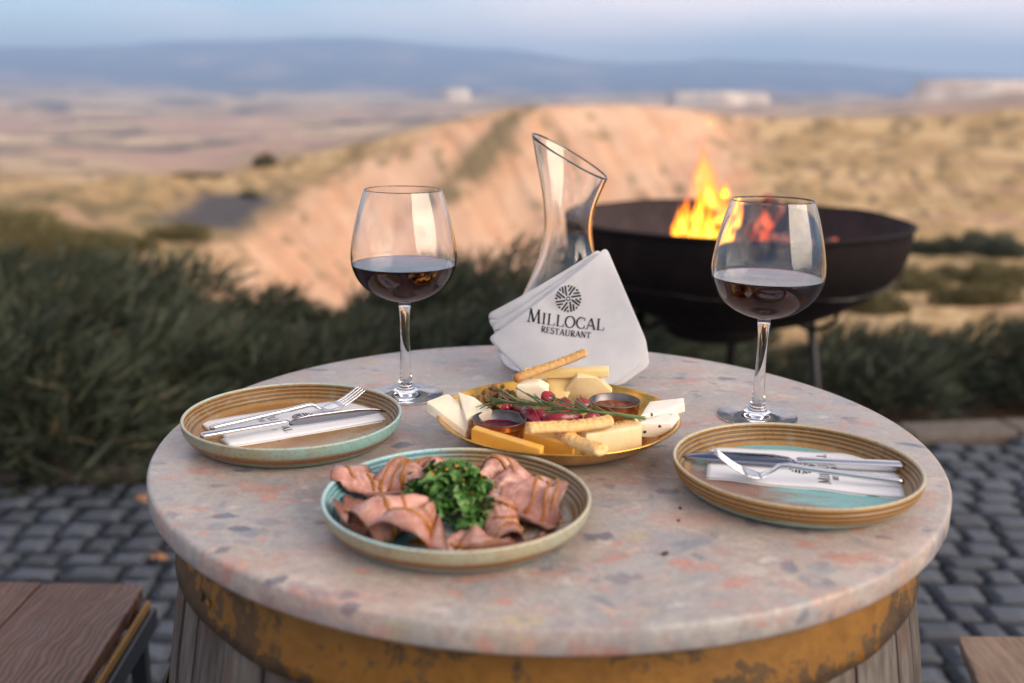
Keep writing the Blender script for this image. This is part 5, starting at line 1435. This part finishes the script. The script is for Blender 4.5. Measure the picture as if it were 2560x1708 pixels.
# copper sauce cups
cu = Mat("hammered_copper"); o = cu.oc(); v_ = cu.voro(o, 150); n1 = cu.noise(o, 60, 5, .6)
cu.pr(cu.ramp(n1, [(.3, (.36, .13, .05)), (.55, (.62, .26, .11)), (.75, (.30, .10, .05))]), cu.ramp(n1, [(.3, .24), (.7, .42)]), 1.0, normal=cu.bump(v_, .35, .002))
tin = Mat("tinned_lining"); n1 = tin.noise(tin.oc(), 80, 4, .6)
tin.pr(tin.ramp(n1, [(.3, (.13, .12, .125)), (.7, (.21, .195, .20))]), tin.ramp(n1, [(.3, .34), (.7, .5)]), 1.0)
jam = Mat("red_berry_jam"); n1 = jam.noise(jam.oc(), 160, 5, .65)
jam.pr(jam.ramp(n1, [(.35, (.09, .006, .018)), (.7, (.26, .02, .05))]), .22, spec=.6, sss=.1, sssr=(.01, .002, .002), ssss=.2, normal=jam.bump(n1, .9, .004))
hon = Mat("dark_fig_sauce"); n1 = hon.noise(hon.oc(), 90, 4, .6)
hon.pr(hon.ramp(n1, [(.35, (.16, .045, .018)), (.7, (.34, .12, .045))]), .25, spec=.6, normal=hon.bump(n1, .6, .002))
def cup(x, y, label, sauce, slabel, slev):
    c = empty("copper_cup", (x, y, TZ + .0096), label, "sauce cup", "copper sauce cups on the tray")
    z = TZ + .0096; h = .0255; rb_, rt_ = .0238, .0272
    mesh("cup_wall", lathe([(1e-4, 0), (rb_ - .001, 0), (rb_, .001), (rb_ + .0014, h * .4), (rb_ + .0021, h * .70), (rb_ + .0028, h * .72), (rb_ + .0024, h * .76), (rt_ - .0004, h * .95), (rt_ - .0003, h * .97)], 72, (x, y, z)), cu.m, c)
    mesh("lining", lathe([(rt_ - .0004, h * .955), (rt_ + .0004, h * .965), (rt_ + .0006, h * .985), (rt_ + .0001, h), (rt_ - .0009, h * .985), (rb_ + .0008, h * .4), (rb_ - .0014, .002), (1e-4, .0018)], 72, (x, y, z)), tin.m, c)
    V, F = [], []; n = 48
    rl = rb_ + .0002 + .0025 * slev / h
    V.append((x, y, z + slev)); rr = [.2, .4, .6, .8, .93, 1.0]
    for k in rr:
        for i in range(n):
            a = 2 * math.pi * i / n; p = Vector((x + rl * k * math.cos(a), y + rl * k * math.sin(a), 0))
            V.append((p.x, p.y, z + slev + .0011 * mnoise.noise(p * 160) + .0006 * mnoise.noise(p * 420) + (.0006 if k == 1 else 0)))
    F = [(0, 1 + i, 1 + (i + 1) % n) for i in range(n)]
    for j in range(len(rr) - 1):
        for i in range(n):
            i2 = (i + 1) % n
            F.append((1 + j * n + i, 1 + (j + 1) * n + i, 1 + (j + 1) * n + i2, 1 + j * n + i2))
    s_ = mesh(slabel, (V, F), sauce, c)
    return c
cup(-.0118, .9774, "copper cup of red jam on the left of the tray", jam.m, "jam", .0150)
cup(.1112, 1.0442, "copper cup of brown sauce under the rosemary tip on the right of the tray", hon.m, "sauce", .0172)

# dark red fruit slices
fr = Mat("dark_red_fruit"); o = fr.oc(); n1 = fr.noise(o, 55, 5, .6); at_ = fr.sep(fr.n("ShaderNodeVertexColor", layer_name="skin").outputs["Color"])
c = fr.ramp(n1, [(.3, (.22, .006, .022)), (.7, (.42, .022, .05))])
c = fr.mix(at_[0], c, (.05, .005, .022))
fr.pr(c, .26, spec=.55, sss=.15, sssr=(.012, .002, .002), ssss=.3, normal=fr.bump(n1, .3, .0015))
def fruit(p0, p1, w_, label, up=(0, 0, 1), bow=.004):
    p0, p1 = Vector(p0), Vector(p1); n = 14; ax = (p1 - p0).normalized(); s_ = ax.cross(Vector(up)).normalized(); u_ = s_.cross(ax)
    V, F, K = [], [], []
    for i in range(n + 1):
        t = i / n; k = max(.05, math.sin(math.pi * (.06 + .88 * t)) ** .6); c = p0.lerp(p1, t) + u_ * bow * math.sin(math.pi * t)
        sec = [(-1, -.55, 1), (-.6, -.95, 1), (0, -1.1, 1), (.6, -.95, 1), (1, -.55, 1), (.55, .05, 0), (.08, .75, 0), (-.08, .75, 0), (-.55, .05, 0)]
        for a, b, sk in sec:
            V.append(tuple(c + (s_ * a + u_ * b) * w_ * 1.18 * k)); K.append((sk, 0, 0, 1))
    m_ = 9
    for i in range(n):
        for k in range(m_):
            k2 = (k + 1) % m_
            F.append((i * m_ + k, i * m_ + k2, (i + 1) * m_ + k2, (i + 1) * m_ + k))
    F.append(tuple(range(m_ - 1, -1, -1))); F.append(tuple(n * m_ + k for k in range(m_)))
    o_ = mesh("fruit_slice", (V, F), fr.m, origin=tuple(p0.lerp(p1, .5)), label=label, cat="fruit slice", group="dark red fruit slices on the tray")
    ca = o_.data.color_attributes.new("skin", "FLOAT_COLOR", "POINT"); ca.data.foreach_set("color", np.array(K, np.float32).reshape(-1))
fruit((0.0116, 1.0021, 0.9880), (0.0291, 0.9693, 0.9800), .0075, "bright red fruit slice right of the jam cup")
fruit((0.0297, 0.9782, 0.9800), (0.0716, 0.9964, 0.9840), .0085, "long dark red fruit slice behind the middle breadstick")
fruit((0.0335, 1.0305, 0.9840), (0.0443, 1.0360, 0.9940), .0070, "red fruit slice standing in front of the small white cheese chunk")
fruit((0.0675, 1.0210, 0.9800), (0.0824, 1.0220, 0.9900), .0070, "dark red fruit slice against the left side of the brown sauce cup")
fruit((0.0744, 0.9886, 0.9800), (0.0913, 0.9972, 0.9820), .0060, "red fruit slice under the rosemary stem in front of the brown sauce cup")
fruit((0.0327, 0.9649, 0.9680), (0.0555, 0.9691, 0.9720), .0080, "purple fruit slice under the middle breadstick")
fruit((0.0401, 1.0105, 0.9790), (0.0622, 1.0198, 0.9830), .0070, "dark red fruit slice under the middle of the rosemary")
fruit((-0.0119, 1.0800, 0.9750), (-0.0010, 1.0703, 0.9760), .0050, "small red fruit piece among the nuts")
fruit((-0.0113, 1.0355, 0.9750), (0.0005, 1.0393, 0.9760), .0050, "small red fruit piece below the rosemary tip behind the jam cup")
fruit((0.0193, 0.9864, 0.9800), (0.0420, 0.9942, 0.9830), .0075, "dark red fruit slice between the bright red slice and the rosemary middle")
fruit((0.0485, 1.0321, 0.9830), (0.0658, 1.0158, 0.9830), .0072, "red fruit slice at the foot of the pale triangular slab")
fruit((0.0017, 1.0459, 0.9760), (0.0159, 1.0189, 0.9800), .0068, "dark red fruit slice behind the jam cup, under the rosemary needles")

# crumbled nuts
nutm = Mat("brown_walnut"); n1 = nutm.noise(nutm.oc(), 300, 4, .6); r_ = nutm.rnd()
nutm.pr(nutm.mix(.6, nutm.ramp(n1, [(.3, (.20, .09, .03)), (.7, (.46, .26, .10))]), nutm.ramp(r_, [(0, .6), (1, 1.3)]), "MULTIPLY"), .55, normal=nutm.bump(n1, .6, .002))
def blob(r_, seed, k=.35, n=10, m_=7):
    V, F = [], []
    for j in range(m_ + 1):
        th = math.pi * j / m_
        for i in range(n):
            a = 2 * math.pi * i / n; d = Vector((math.sin(th) * math.cos(a), math.sin(th) * math.sin(a), math.cos(th)))
            V.append(tuple(d * r_ * (1 + k * mnoise.noise(d * 1.8 + Vector((seed, 0, 0))))))
    for j in range(m_):
        for i in range(n):
            i2 = (i + 1) % n; F.append((j * n + i, (j + 1) * n + i, (j + 1) * n + i2, j * n + i2))
    return V, F
np_ = empty("nut_pile", (-0.0188, 1.0866, 0.9650), "pile of crumbled brown walnuts behind the left cheese wedges", "nuts")
rn_ = random.Random(8); nm = [mesh("nut_piece", blob(1.0, k, .5), nutm.m) for k in range(5)]
nd = [o_.data for o_ in nm]
for o_ in nm: bpy.data.objects.remove(o_)
n0 = Vector((-0.0188, 1.0866, 0.9650))
for i in range(46):
    a = rn_.uniform(0, 6.28); q = rn_.random() ** .6
    o_ = bpy.data.objects.new("nut_piece", nd[i % 5]); COL.objects.link(o_); o_.parent = np_
    o_.location = (.026 * q * math.cos(a), .018 * q * math.sin(a), .004 + .017 * (1 - q * q) * rn_.random() + .002)
    s_ = rn_.uniform(.0024, .0046); o_.scale = (s_ * 1.2, s_, s_ * .8); o_.rotation_euler = (rn_.uniform(0, 3), rn_.uniform(0, 3), rn_.uniform(0, 6))

# rosemary
ros = Mat("rosemary_green"); r_ = ros.rnd(); n1 = ros.noise(ros.oc(), 90, 3)
ros.pr(ros.mix(.5, ros.ramp(r_, [(0, (.045, .085, .028)), (.6, (.085, .15, .045)), (1, (.15, .22, .08))]), ros.ramp(n1, [(.3, .7), (.7, 1.2)]), "MULTIPLY"), .42, spec=.4, sss=.05, ssss=.1)
spine = smoothpath([(0.1309, 0.9464, 0.9970), (0.1035, 0.9484, 1.0000), (0.0749, 0.9519, 1.0020), (0.0452, 0.9603, 1.0030), (0.0152, 0.9816, 1.0000), (-0.0172, 0.9964, 0.9960)], 8)
rs_ = empty("rosemary_sprig", tuple(spine[20]), "green rosemary sprig laid across the tray over the fruit", "rosemary")
mesh("stem", tube(spine, [.0020 - .0012 * i / len(spine) for i in range(len(spine))], 8), ros.m, rs_)
def needle_mesh(cv):
    V, F = [], []; n = 7
    for i in range(n + 1):
        t = i / n; w_ = .058 * math.sin(math.pi * (.08 + .90 * t)) ** .55 + .004; z = cv * t * t
        V += [(t, -w_, z + .012), (t, 0, z - .012), (t, w_, z + .012), (t, 0, z + .028)]
    for i in range(n):
        for k in range(4): F.append((i * 4 + k, i * 4 + (k + 1) % 4, (i + 1) * 4 + (k + 1) % 4, (i + 1) * 4 + k))
    return V, F
nm = [mesh("leaf", needle_mesh(c_), ros.m) for c_ in (-.14, .10, .20, 0)]
nd = [o_.data for o_ in nm]
for o_ in nm: bpy.data.objects.remove(o_)
rr_ = random.Random(12); n0 = Vector(rs_.location)
def needle(p0, p1, k):
    d = Vector(p1) - Vector(p0); o_ = bpy.data.objects.new("leaf", nd[k % 4]); COL.objects.link(o_); o_.parent = rs_
    o_.location = Vector(p0) - n0; o_.rotation_euler = d.to_track_quat("X", "Z").to_euler(); L_ = d.length; o_.scale = (L_, min(L_, .030) * rr_.uniform(.85, 1.15), L_)
for p0, p1 in (((0.0322, 0.9726, 1.0015), (0.0046, 1.0008, 1.0100)), ((0.0152, 0.9816, 1.0000), (-0.0125, 0.9930, 1.0060)), ((-0.0021, 0.9898, 0.9980), (-0.0140, 1.0069, 1.0060)), ((0.0726, 0.9534, 1.0020), (0.0377, 0.9751, 1.0100)), ((0.0751, 0.9543, 1.0020), (0.0619, 0.9539, 1.0100)),
               ((0.0748, 0.9496, 1.0015), (0.0330, 0.9582, 0.9940)), ((0.0489, 0.9604, 1.0020), (0.0150, 0.9724, 1.0090)), ((0.0274, 0.9751, 1.0000), (-0.0158, 0.9884, 0.9920)), ((0.0078, 0.9857, 0.9990), (-0.0249, 1.0013, 0.9970)), ((0.0571, 0.9559, 1.0020), (0.0225, 0.9675, 0.9940)), ((0.0870, 0.9516, 1.0000), (0.0552, 0.9433, 1.0060)), ((0.0897, 0.9548, 1.0000), (0.0673, 0.9474, 1.0080)),
               ((0.1324, 0.9483, 0.9960), (0.1039, 0.9518, 0.9970)), ((0.1107, 0.9479, 0.9990), (0.1206, 0.9485, 0.9920))):
    needle(p0, p1, rr_.randrange(4))
for i in range(62):
    t = rr_.uniform(.12, 1.0); q = Vector(spine[min(len(spine) - 1, int(t * (len(spine) - 1)))])
    ax_ = (Vector(spine[-1]) - Vector(spine[0])).normalized(); sd_ = ax_.cross(Vector((0, 0, 1)))
    a = rr_.uniform(0, 6.28); d = ax_ * rr_.uniform(.7, 1.1) + sd_ * math.cos(a) * .5 + Vector((0, 0, 1)) * (math.sin(a) * .35 + .05)
    needle(q, q + d.normalized() * rr_.uniform(.014, .028), i)

# ================================================================== folded meat slices with sauce, and the herb salad
ham = Mat("roast_meat"); o = ham.oc(); at_ = ham.sep(ham.n("ShaderNodeVertexColor", layer_name="edge").outputs["Color"])
n1 = ham.noise(o, 62, 7, .68); n2 = ham.noise(o, 230, 4, .65)
c = ham.ramp(n1, [(.28, (.31, .135, .10)), (.5, (.51, .235, .175)), (.72, (.64, .40, .32))])
c = ham.mix(ham.ramp(n2, [(.58, 0.0), (.74, .4)]), c, (.66, .46, .38))
n3 = ham.noise(o, 34, 5, .6, 1.2)
c = ham.mix(ham.ramp(ham.M('ABSOLUTE', ham.M('SUBTRACT', n3, .5)), [(0.0, .6), (.022, 0.0)]), c, (.72, .53, .45))
c = ham.mix(ham.M("MULTIPLY", at_[0], ham.ramp(n1, [(.3, .65), (.6, 1.0)])), c, (.14, .05, .028))
ham.pr(c, ham.ramp(n2, [(.3, .18), (.7, .38)]), spec=.5, sss=.07, sssr=(.008, .003, .002), ssss=.25, normal=ham.bump(ham.M("ADD", n1, n2), .25, .0015))
sau = Mat("amber_mustard_sauce"); n1 = sau.noise(sau.oc(), 120, 3)
sau.pr(sau.ramp(n1, [(.3, (.26, .085, .004)), (.7, (.42, .165, .010))]), .25, spec=.55)
def skin(S_, label, seed, drz, org):
    """give the sheet S_(s, t) its thickness, edge colour and sauce"""
    ns, nt_ = 72, 24
    G = [[S_(-1 + 2 * i / ns, j / nt_) for i in range(ns + 1)] for j in range(nt_ + 1)]
    V, F, K = [], [], []; th_ = .0009
    def nrm(i, j):
        du = G[j][min(i + 1, ns)] - G[j][max(i - 1, 0)]; dv = G[min(j + 1, nt_)][i] - G[max(j - 1, 0)][i]
        n_ = du.cross(dv); return n_.normalized() if n_.length > 1e-12 else Vector((0, 0, 1))
    for sg in (1, -1):
        for j in range(nt_ + 1):
            for i in range(ns + 1):
                V.append(tuple(G[j][i] + nrm(i, j) * th_ / 2 * sg))
                e = max(abs(-1 + 2 * i / ns), j / nt_ if j > nt_ * .5 else 0); K.append((max(0, (e - .80) / .20) ** 1.5, 0, 0, 1))
    W = ns + 1; m_ = W * (nt_ + 1)
    for j in range(nt_):
        for i in range(ns):
            p = j * W + i; F.append((p, p + 1, p + W + 1, p + W)); F.append((m_ + p, m_ + p + W, m_ + p + W + 1, m_ + p + 1))
    ring_ = [i for i in range(W)] + [j * W + ns for j in range(1, nt_ + 1)] + [nt_ * W + i for i in range(ns - 1, -1, -1)] + [j * W for j in range(nt_ - 1, 0, -1)]
    for k in range(len(ring_)):
        a, b = ring_[k], ring_[(k + 1) % len(ring_)]; F.append((a, m_ + a, m_ + b, b))
    o_ = mesh("meat_slice", (V, F), ham.m, origin=tuple(org), label=label, cat="meat slice", group="folded meat slices on the front plate")
    ca = o_.data.color_attributes.new("edge", "FLOAT_COLOR", "POINT"); ca.data.foreach_set("color", np.array(K, np.float32).reshape(-1))
    # sauce drizzled over the folds
    up_sign = 1 if nrm(ns // 2, nt_ // 2).z > 0 else -1
    for kk, (s0_, s1_, ta, tb) in enumerate(drz):
        P = []
        for q in np.linspace(s0_, s1_, 36):
            q = float(q); t = max(.02, min(.98, ta + (tb - ta) * (q - s0_) / (s1_ - s0_) + .035 * math.sin(q * 6 + seed + kk * 2)))
            i = int(round((q + 1) / 2 * ns)); j = int(round(t * nt_))
            P.append(S_(q, t) + nrm(i, j) * up_sign * .0011)
        n = len(P)
        mesh("sauce_drizzle", tube(P, [.0026 * (.40 + 1.1 * abs(mnoise.noise(Vector((i * .23, seed + kk, 0))))) * (min(1, i / 3 + .3)) * min(1, (n - 1 - i) / 3 + .3) for i in range(n)], 8, True, .62), sau.m, o_)
    return o_
def section(pts, n=60):
    P = smoothpath([(x * .01, z * .01, 0) for x, z in pts], 10)
    L = [0.0]
    for i in range(1, len(P)): L.append(L[-1] + (P[i] - P[i - 1]).length)
    q = np.linspace(0, L[-1], n + 1)
    return np.interp(q, L, [p.x for p in P]), np.interp(q, L, [p.y for p in P])
def meat(p_in, p_out, sec_in, sec_out, label, seed, drz, lift0=.0, lift1=.0, wr=1.0, bulge=0.0):
    """a thin slice folded over itself: its section changes from sec_in to sec_out (cm, seen from the outer end)"""
    p0, p1 = Vector(p_in), Vector(p_out); ax = (p1 - p0); L = ax.length; ax.normalize(); sd_ = Vector((-ax.y, ax.x, 0)).normalized()
    A, B = section(sec_in, 72), section(sec_out, 72)
    def S_(s, t):
        i = int(round((s + 1) / 2 * 72)); k = t * t * (3 - 2 * t)
        x = A[0][i] * (1 - k) + B[0][i] * k; z = .74 * (A[1][i] * (1 - k) + B[1][i] * k) * (1 + bulge * math.sin(math.pi * t))
        q = Vector((s * 1.6, t * 1.9, seed))
        x += wr * (.0016 * mnoise.noise(q * 1.5) + .0004 * mnoise.noise(q * 4.2)); z += wr * (.0020 * mnoise.noise(q * 1.3 + Vector((9, 0, 0))) + .0005 * mnoise.noise(q * 4.0 + Vector((5, 0, 0)))) * min(1.0, z / .008)
        tt = t + (.05 * mnoise.noise(Vector((s * 2.2, seed, 3))) + .02 * math.sin(s * 6 + seed)) * (2 * t - 1)
        z += lift0 * (1 - t) + lift1 * t
        q = p0 + ax * (L * tt) + sd_ * x
        fl_ = .0078 if math.hypot(q.x - PF[0], q.y - PF[1]) < .096 else .0078 + min(.0195, (math.hypot(q.x - PF[0], q.y - PF[1]) - .096) * 2.2)
        return Vector((q.x, q.y, max(q.z + z, TZ + fl_)))
    return skin(S_, label, seed, drz, p0.lerp(p1, .5))
def ruffle(cx, cyy, ang, spread, r0, r1, h, waves, ph, label, seed, drz, z0=.0, over=.20, skew=0.0):
    """a slice pinched at one point and fanned out towards the rim in overhanging waves"""
    a0 = R(ang)
    def S_(s, t):
        sp_ = R(spread)
        w_ = 2 * math.pi * waves * (s + 1) / 2 + ph
        env_ = (1 - abs(s) ** 3) * (.35 + .65 * t)
        phi = a0 + sp_ * (s + over * math.sin(w_) * env_ * 1.2) + skew * t
        rr = r0 + (r1 - r0) * (t + .045 * mnoise.noise(Vector((s * 2.4, seed, 2))) * t)
        hh = h * (.5 + .5 * math.cos(w_)) * (.30 + .85 * math.sin(math.pi * min(1.0, t * .62 + .16))) * (1 - .75 * abs(s) ** 4)
        q = Vector((s * 1.7, t * 1.6, seed))
        z = hh * (1 + .55 * mnoise.noise(q * 1.6)) + .0016 * mnoise.noise(q * 2.2 + Vector((8, 0, 0))) * t + z0 * (1 - t * .6) + .0012 * mnoise.noise(q * 3.0 + Vector((4, 0, 0)))
        rr += .0040 * mnoise.noise(q * 4.0 + Vector((3, 0, 9))) * t + .0025 * mnoise.noise(q * 1.6 + Vector((0, 0, 9)))
        x = cx + rr * math.cos(phi); y = cyy + rr * math.sin(phi)
        rad = math.hypot(x - PF[0], y - PF[1])
        fl_ = .0079 if rad < .096 else .0079 + min(.0190, (rad - .096) * 2.2)
        return Vector((x, y, TZ + fl_ + max(0.0, z)))
    return skin(S_, label, seed, drz, Vector((cx, cyy, TZ + .0075)))
PX, PY = PF
ruffle(PX - .020, PY - .004, 196, 42, .010, .080, .005, 1.5, .4, "flat meat slice under the sauce at the left of the plate", 7.0, ((-.6, .5, .60, .72), (-.5, .7, .85, .80)))
ruffle(PX + .012, PY - .022, -80, 40, .012, .078, .006, 1.5, 1.0, "flat meat slice with yellow sauce at the front of the plate", 8.0, ((-.8, .6, .5, .6), (-.5, .8, .75, .85)))
ruffle(PX + .002, PY + .016, 96, 46, .010, .074, .006, 1.5, 2.0, "flat meat slice at the back of the plate behind the herbs", 9.0, ((-.6, .6, .7, .8),))
ruffle(PX + .020, PY - .002, 16, 40, .012, .068, .005, 1.5, 1.0, "flat meat slice lying under the large draped slice at the right", 10.0, ((-.6, .6, .8, .9),))
meat((-0.1079, 0.8404, 0.9572), (-0.1557, 0.8359, 0.9572), [(-2.4, .3), (-1.7, .6), (-1.0, 1.6), (-.2, 2.2), (.8, 2.0), (1.7, 1.2), (2.4, .5), (3.0, .2)], [(-2.4, .4), (-1.8, .7), (-1.4, 1.6), (-.9, 2.5), (-.1, 2.8), (.8, 2.4), (1.3, 1.5), (1.1, .7), (.4, .4), (-.3, .8), (-.5, 1.3)], "rolled meat slice pointing over the left rim of the plate", 1.0, ((-.55, .1, .95, .55), (-.1, .45, .35, .25), (.0, .5, .20, .05), (-.9, -.3, .2, .1)), .0, .006)
ruffle(PX - .014, PY + .018, 130, 52, .012, .064, .022, 2.5, 2.4, "arched meat slice at the back left, open towards the herbs", 2.0, ((-.7, .7, .62, .70), (-.6, .5, .85, .82), (-.3, .8, .40, .45)), .006, .22)
ruffle(PX + .012, PY + .024, 54, 46, .012, .062, .019, 2.5, 3.4, "ruffled meat slice at the back right of the plate", 3.0, ((-.7, .6, .55, .66), (-.4, .8, .82, .80)), .006, .22)
ruffle(PX + .024, PY + .002, 8, 50, .012, .068, .026, 2.0, 1.3, "large draped meat slice at the right of the plate", 4.0, ((-.75, .5, .45, .60), (-.8, .4, .70, .88), (-.5, .7, .90, .80)), .005, .16)
meat((-0.0104, 0.8289, 0.9572), (0.0022, 0.7386, 0.9572), [(-2.4, 1.6), (-1.6, 2.3), (-.7, 2.7), (.2, 2.7), (.8, 2.2), (1.1, 1.3), (1.2, .4)], [(-1.7, .2), (-1.3, .9), (-.8, 1.5), (.0, 1.7), (.7, 1.4), (.9, .8), (.5, .35), (-.1, .4), (-.4, .8)], "meat slice draped towards the viewer, right of the herbs", 5.0, ((-.7, .5, .20, .12), (-.4, .5, .42, .50), (-.6, .35, .66, .70), (-.5, .3, .85, .86)), .0, .0)
ruffle(PX - .014, PY - .018, -126, 46, .010, .074, .024, 2.5, 2.7, "meat slice folded into an open ruffle at the front left", 6.0, ((-.75, .1, .55, .72), (-.3, .8, .80, .62), (-.7, .7, .35, .40)), .006, .24)
# sauce pooled on the plate
def pool(cx, cyy, rx, ry, seed, label):
    V = [(cx, cyy, TZ + .0086)]; n = 40; F = []
    for k, zz in ((.5, .0086), (.85, .0083), (1.0, .0068)):
        for i in range(n):
            a = 2 * math.pi * i / n; q = k * (1 + .35 * mnoise.noise(Vector((math.cos(a) * 1.3, math.sin(a) * 1.3, seed))))
            V.append((cx + rx * q * math.cos(a), cyy + ry * q * math.sin(a), TZ + zz))
    F = [(0, 1 + i, 1 + (i + 1) % n) for i in range(n)]
    for j in range(2):
        for i in range(n):
            i2 = (i + 1) % n; F.append((1 + j * n + i, 1 + (j + 1) * n + i, 1 + (j + 1) * n + i2, 1 + j * n + i2))
    return mesh("sauce_pool", (V, F), sau.m, origin=(cx, cyy, TZ + .007), label=label, cat="sauce", group="sauce pooled on the front plate")
for (q, rx, ry, sd_, lb) in (((-0.0616, 0.7467, 0.9570), .017, .008, 1, "amber sauce pool at the front middle of the plate"), ((-0.1298, 0.7820, 0.9570), .016, .007, 2, "amber sauce pool on the left flat slice"), ((-0.0296, 0.7452, 0.9570), .014, .006, 3, "amber sauce pool under the front flat slice"), ((0.0313, 0.7895, 0.9570), .013, .010, 4, "amber sauce pool beside the large draped slice")):
    pool(q[0], q[1], rx, ry, sd_, lb)

herb = Mat("green_herb_leaf"); r_ = herb.rnd(); n1 = herb.noise(herb.oc(), 240, 3)
herb.pr(herb.mix(.45, herb.ramp(r_, [(0, (.022, .075, .012)), (.5, (.055, .15, .022)), (.85, (.10, .23, .04)), (1, (.20, .30, .10))]), herb.ramp(n1, [(.3, .6), (.7, 1.25)]), "MULTIPLY"), .40, spec=.4, sss=.08, ssss=.1)
def leaf_mesh(seed):
    """small lobed, curled leaf on a short stalk, about 1 unit long"""
    rs = np.random.default_rng(seed); V, F = [], []; n = 9
    for i in range(n + 1):
        t = i / n; w_ = (.36 + .1 * rs.uniform()) * math.sin(math.pi * (t * .92 + .05)) ** .8 * (1 + .38 * math.sin(t * 17 + seed)); z = .22 * math.sin(t * 2.6) + .05 * rs.normal()
        for k in (-1, -.5, 0, .5, 1): V.append((t - .45, k * w_, z + .30 * abs(k) ** 1.5 * w_ * 1.4 * (1 if seed % 2 else -.6) + .03 * rs.normal()))
    for i in range(n):
        for k in range(4): p = i * 5 + k; F.append((p, p + 1, p + 6, p + 5))
    return V, F
HX, HY = (-0.0493, 0.8171)
hs = empty("herb_salad", (HX, HY, TZ + .0075), "mound of chopped green herbs with orange crumbs in the middle of the meat plate", "herb salad")
lm = []
for k in range(8):
    o_ = mesh("leaf", leaf_mesh(k), herb.m); lm.append(o_.data); bpy.data.objects.remove(o_)
rl = random.Random(3)
for i in range(240):
    a = rl.uniform(0, 2 * math.pi); q = rl.uniform(0, 1) ** .55
    ex, ey = 0.0415 * q * math.cos(a), .040 * q * math.sin(a) * (1.25 if math.sin(a) < 0 else 1)
    hmax = .030 * (1 - q ** 2.2) + .004
    zz = hmax * rl.uniform(.45, 1.05)
    o_ = bpy.data.objects.new("leaf", lm[i % 8]); COL.objects.link(o_); o_.parent = hs
    o_.location = (ex + .010 * (ey < -.02), ey, zz)
    o_.rotation_euler = (rl.uniform(-1.1, 1.1), rl.uniform(-1.1, .9), rl.uniform(0, 6.3))
    s_ = rl.uniform(.0095, .0200); o_.scale = (s_ * rl.uniform(.9, 1.5), s_ * rl.uniform(.5, .9), s_)
bits = []
for i in range(70):
    a = rl.uniform(0, 2 * math.pi); q = rl.uniform(0, 1) ** .6
    bits.append(xf(blob(rl.uniform(.0005, .0011), i, .5, 6, 4), Matrix.Translation((HX + .041 * q * math.cos(a), HY + .040 * q * math.sin(a), TZ + .0075 + .030 * (1 - q ** 2.2) + .0065)) @ Matrix.Rotation(a, 4, "Z") @ Matrix.Scale(2.4, 4, (1, 0, 0))))
ob = Mat("orange_crumb"); ob.pr((.62, .25, .03), .5)
o_ = mesh("orange_crumbs", join(*bits), ob.m, hs); o_["kind"] = "stuff"

# crumbs on the stone, fallen leaves on the paving
crm = Mat("dark_crumb"); crm.pr((.05, .022, .018), .7)
for i, (q, s_, lb) in enumerate((((0.1234, 0.7430, 0.9510), (.0042, .0016, .0014), "dark oval seed lying alone on the bare front right of the table top"), ((0.1499, 0.8348, 0.9510), (.0018, .0014, .0012), "brown crumb between the meat plate and the right plate, nearer the tray"), ((0.1443, 0.8085, 0.9510), (.0014, .0012, .001), "tiny brown crumb between the meat plate and the right plate, nearer the viewer"))):
    V, F = xf(blob(1.0, i + 3, .3), Matrix.Translation((q[0], q[1], TZ + s_[2])) @ Matrix.Rotation(.6 + i, 4, "Z") @ Matrix.Diagonal((*s_, 1)))
    tag(mesh("crumb", (V, F), crm.m, origin=(q[0], q[1], TZ)), lb, "crumb", "crumbs on the marble table top")
flm = Mat("dry_leaf"); n1 = flm.noise(flm.oc(), 60, 3); flm.pr(flm.ramp(n1, [(.3, (.20, .085, .03)), (.7, (.42, .21, .10))]), .7)
for i, (x, y, rz, lb) in enumerate([(-1.40, 2.36, .4, "curled orange leaf on the cobbles nearest the plank stool"), (-1.62, 2.95, 1.4, "small brown leaf lying on the cobbles near the left edge"), (-1.18, 3.05, 2.2, "brown leaf on the cobbles in front of the dark shrubs"), (-.98, 2.62, 3.0, "brown leaf on the cobbles close to the barrel table")]):
    V, F = leaf_mesh(i + 20)
    tag(mesh("fallen_leaf", [(tuple((q[0] * .055 * math.cos(rz) - q[1] * .045 * math.sin(rz) + x, q[0] * .055 * math.sin(rz) + q[1] * .045 * math.cos(rz) + y, q[2] * .022 + .018)) for q in V), F], flm.m, origin=(x, y, .006)), lb, "leaf", "dry leaves on the cobbles")
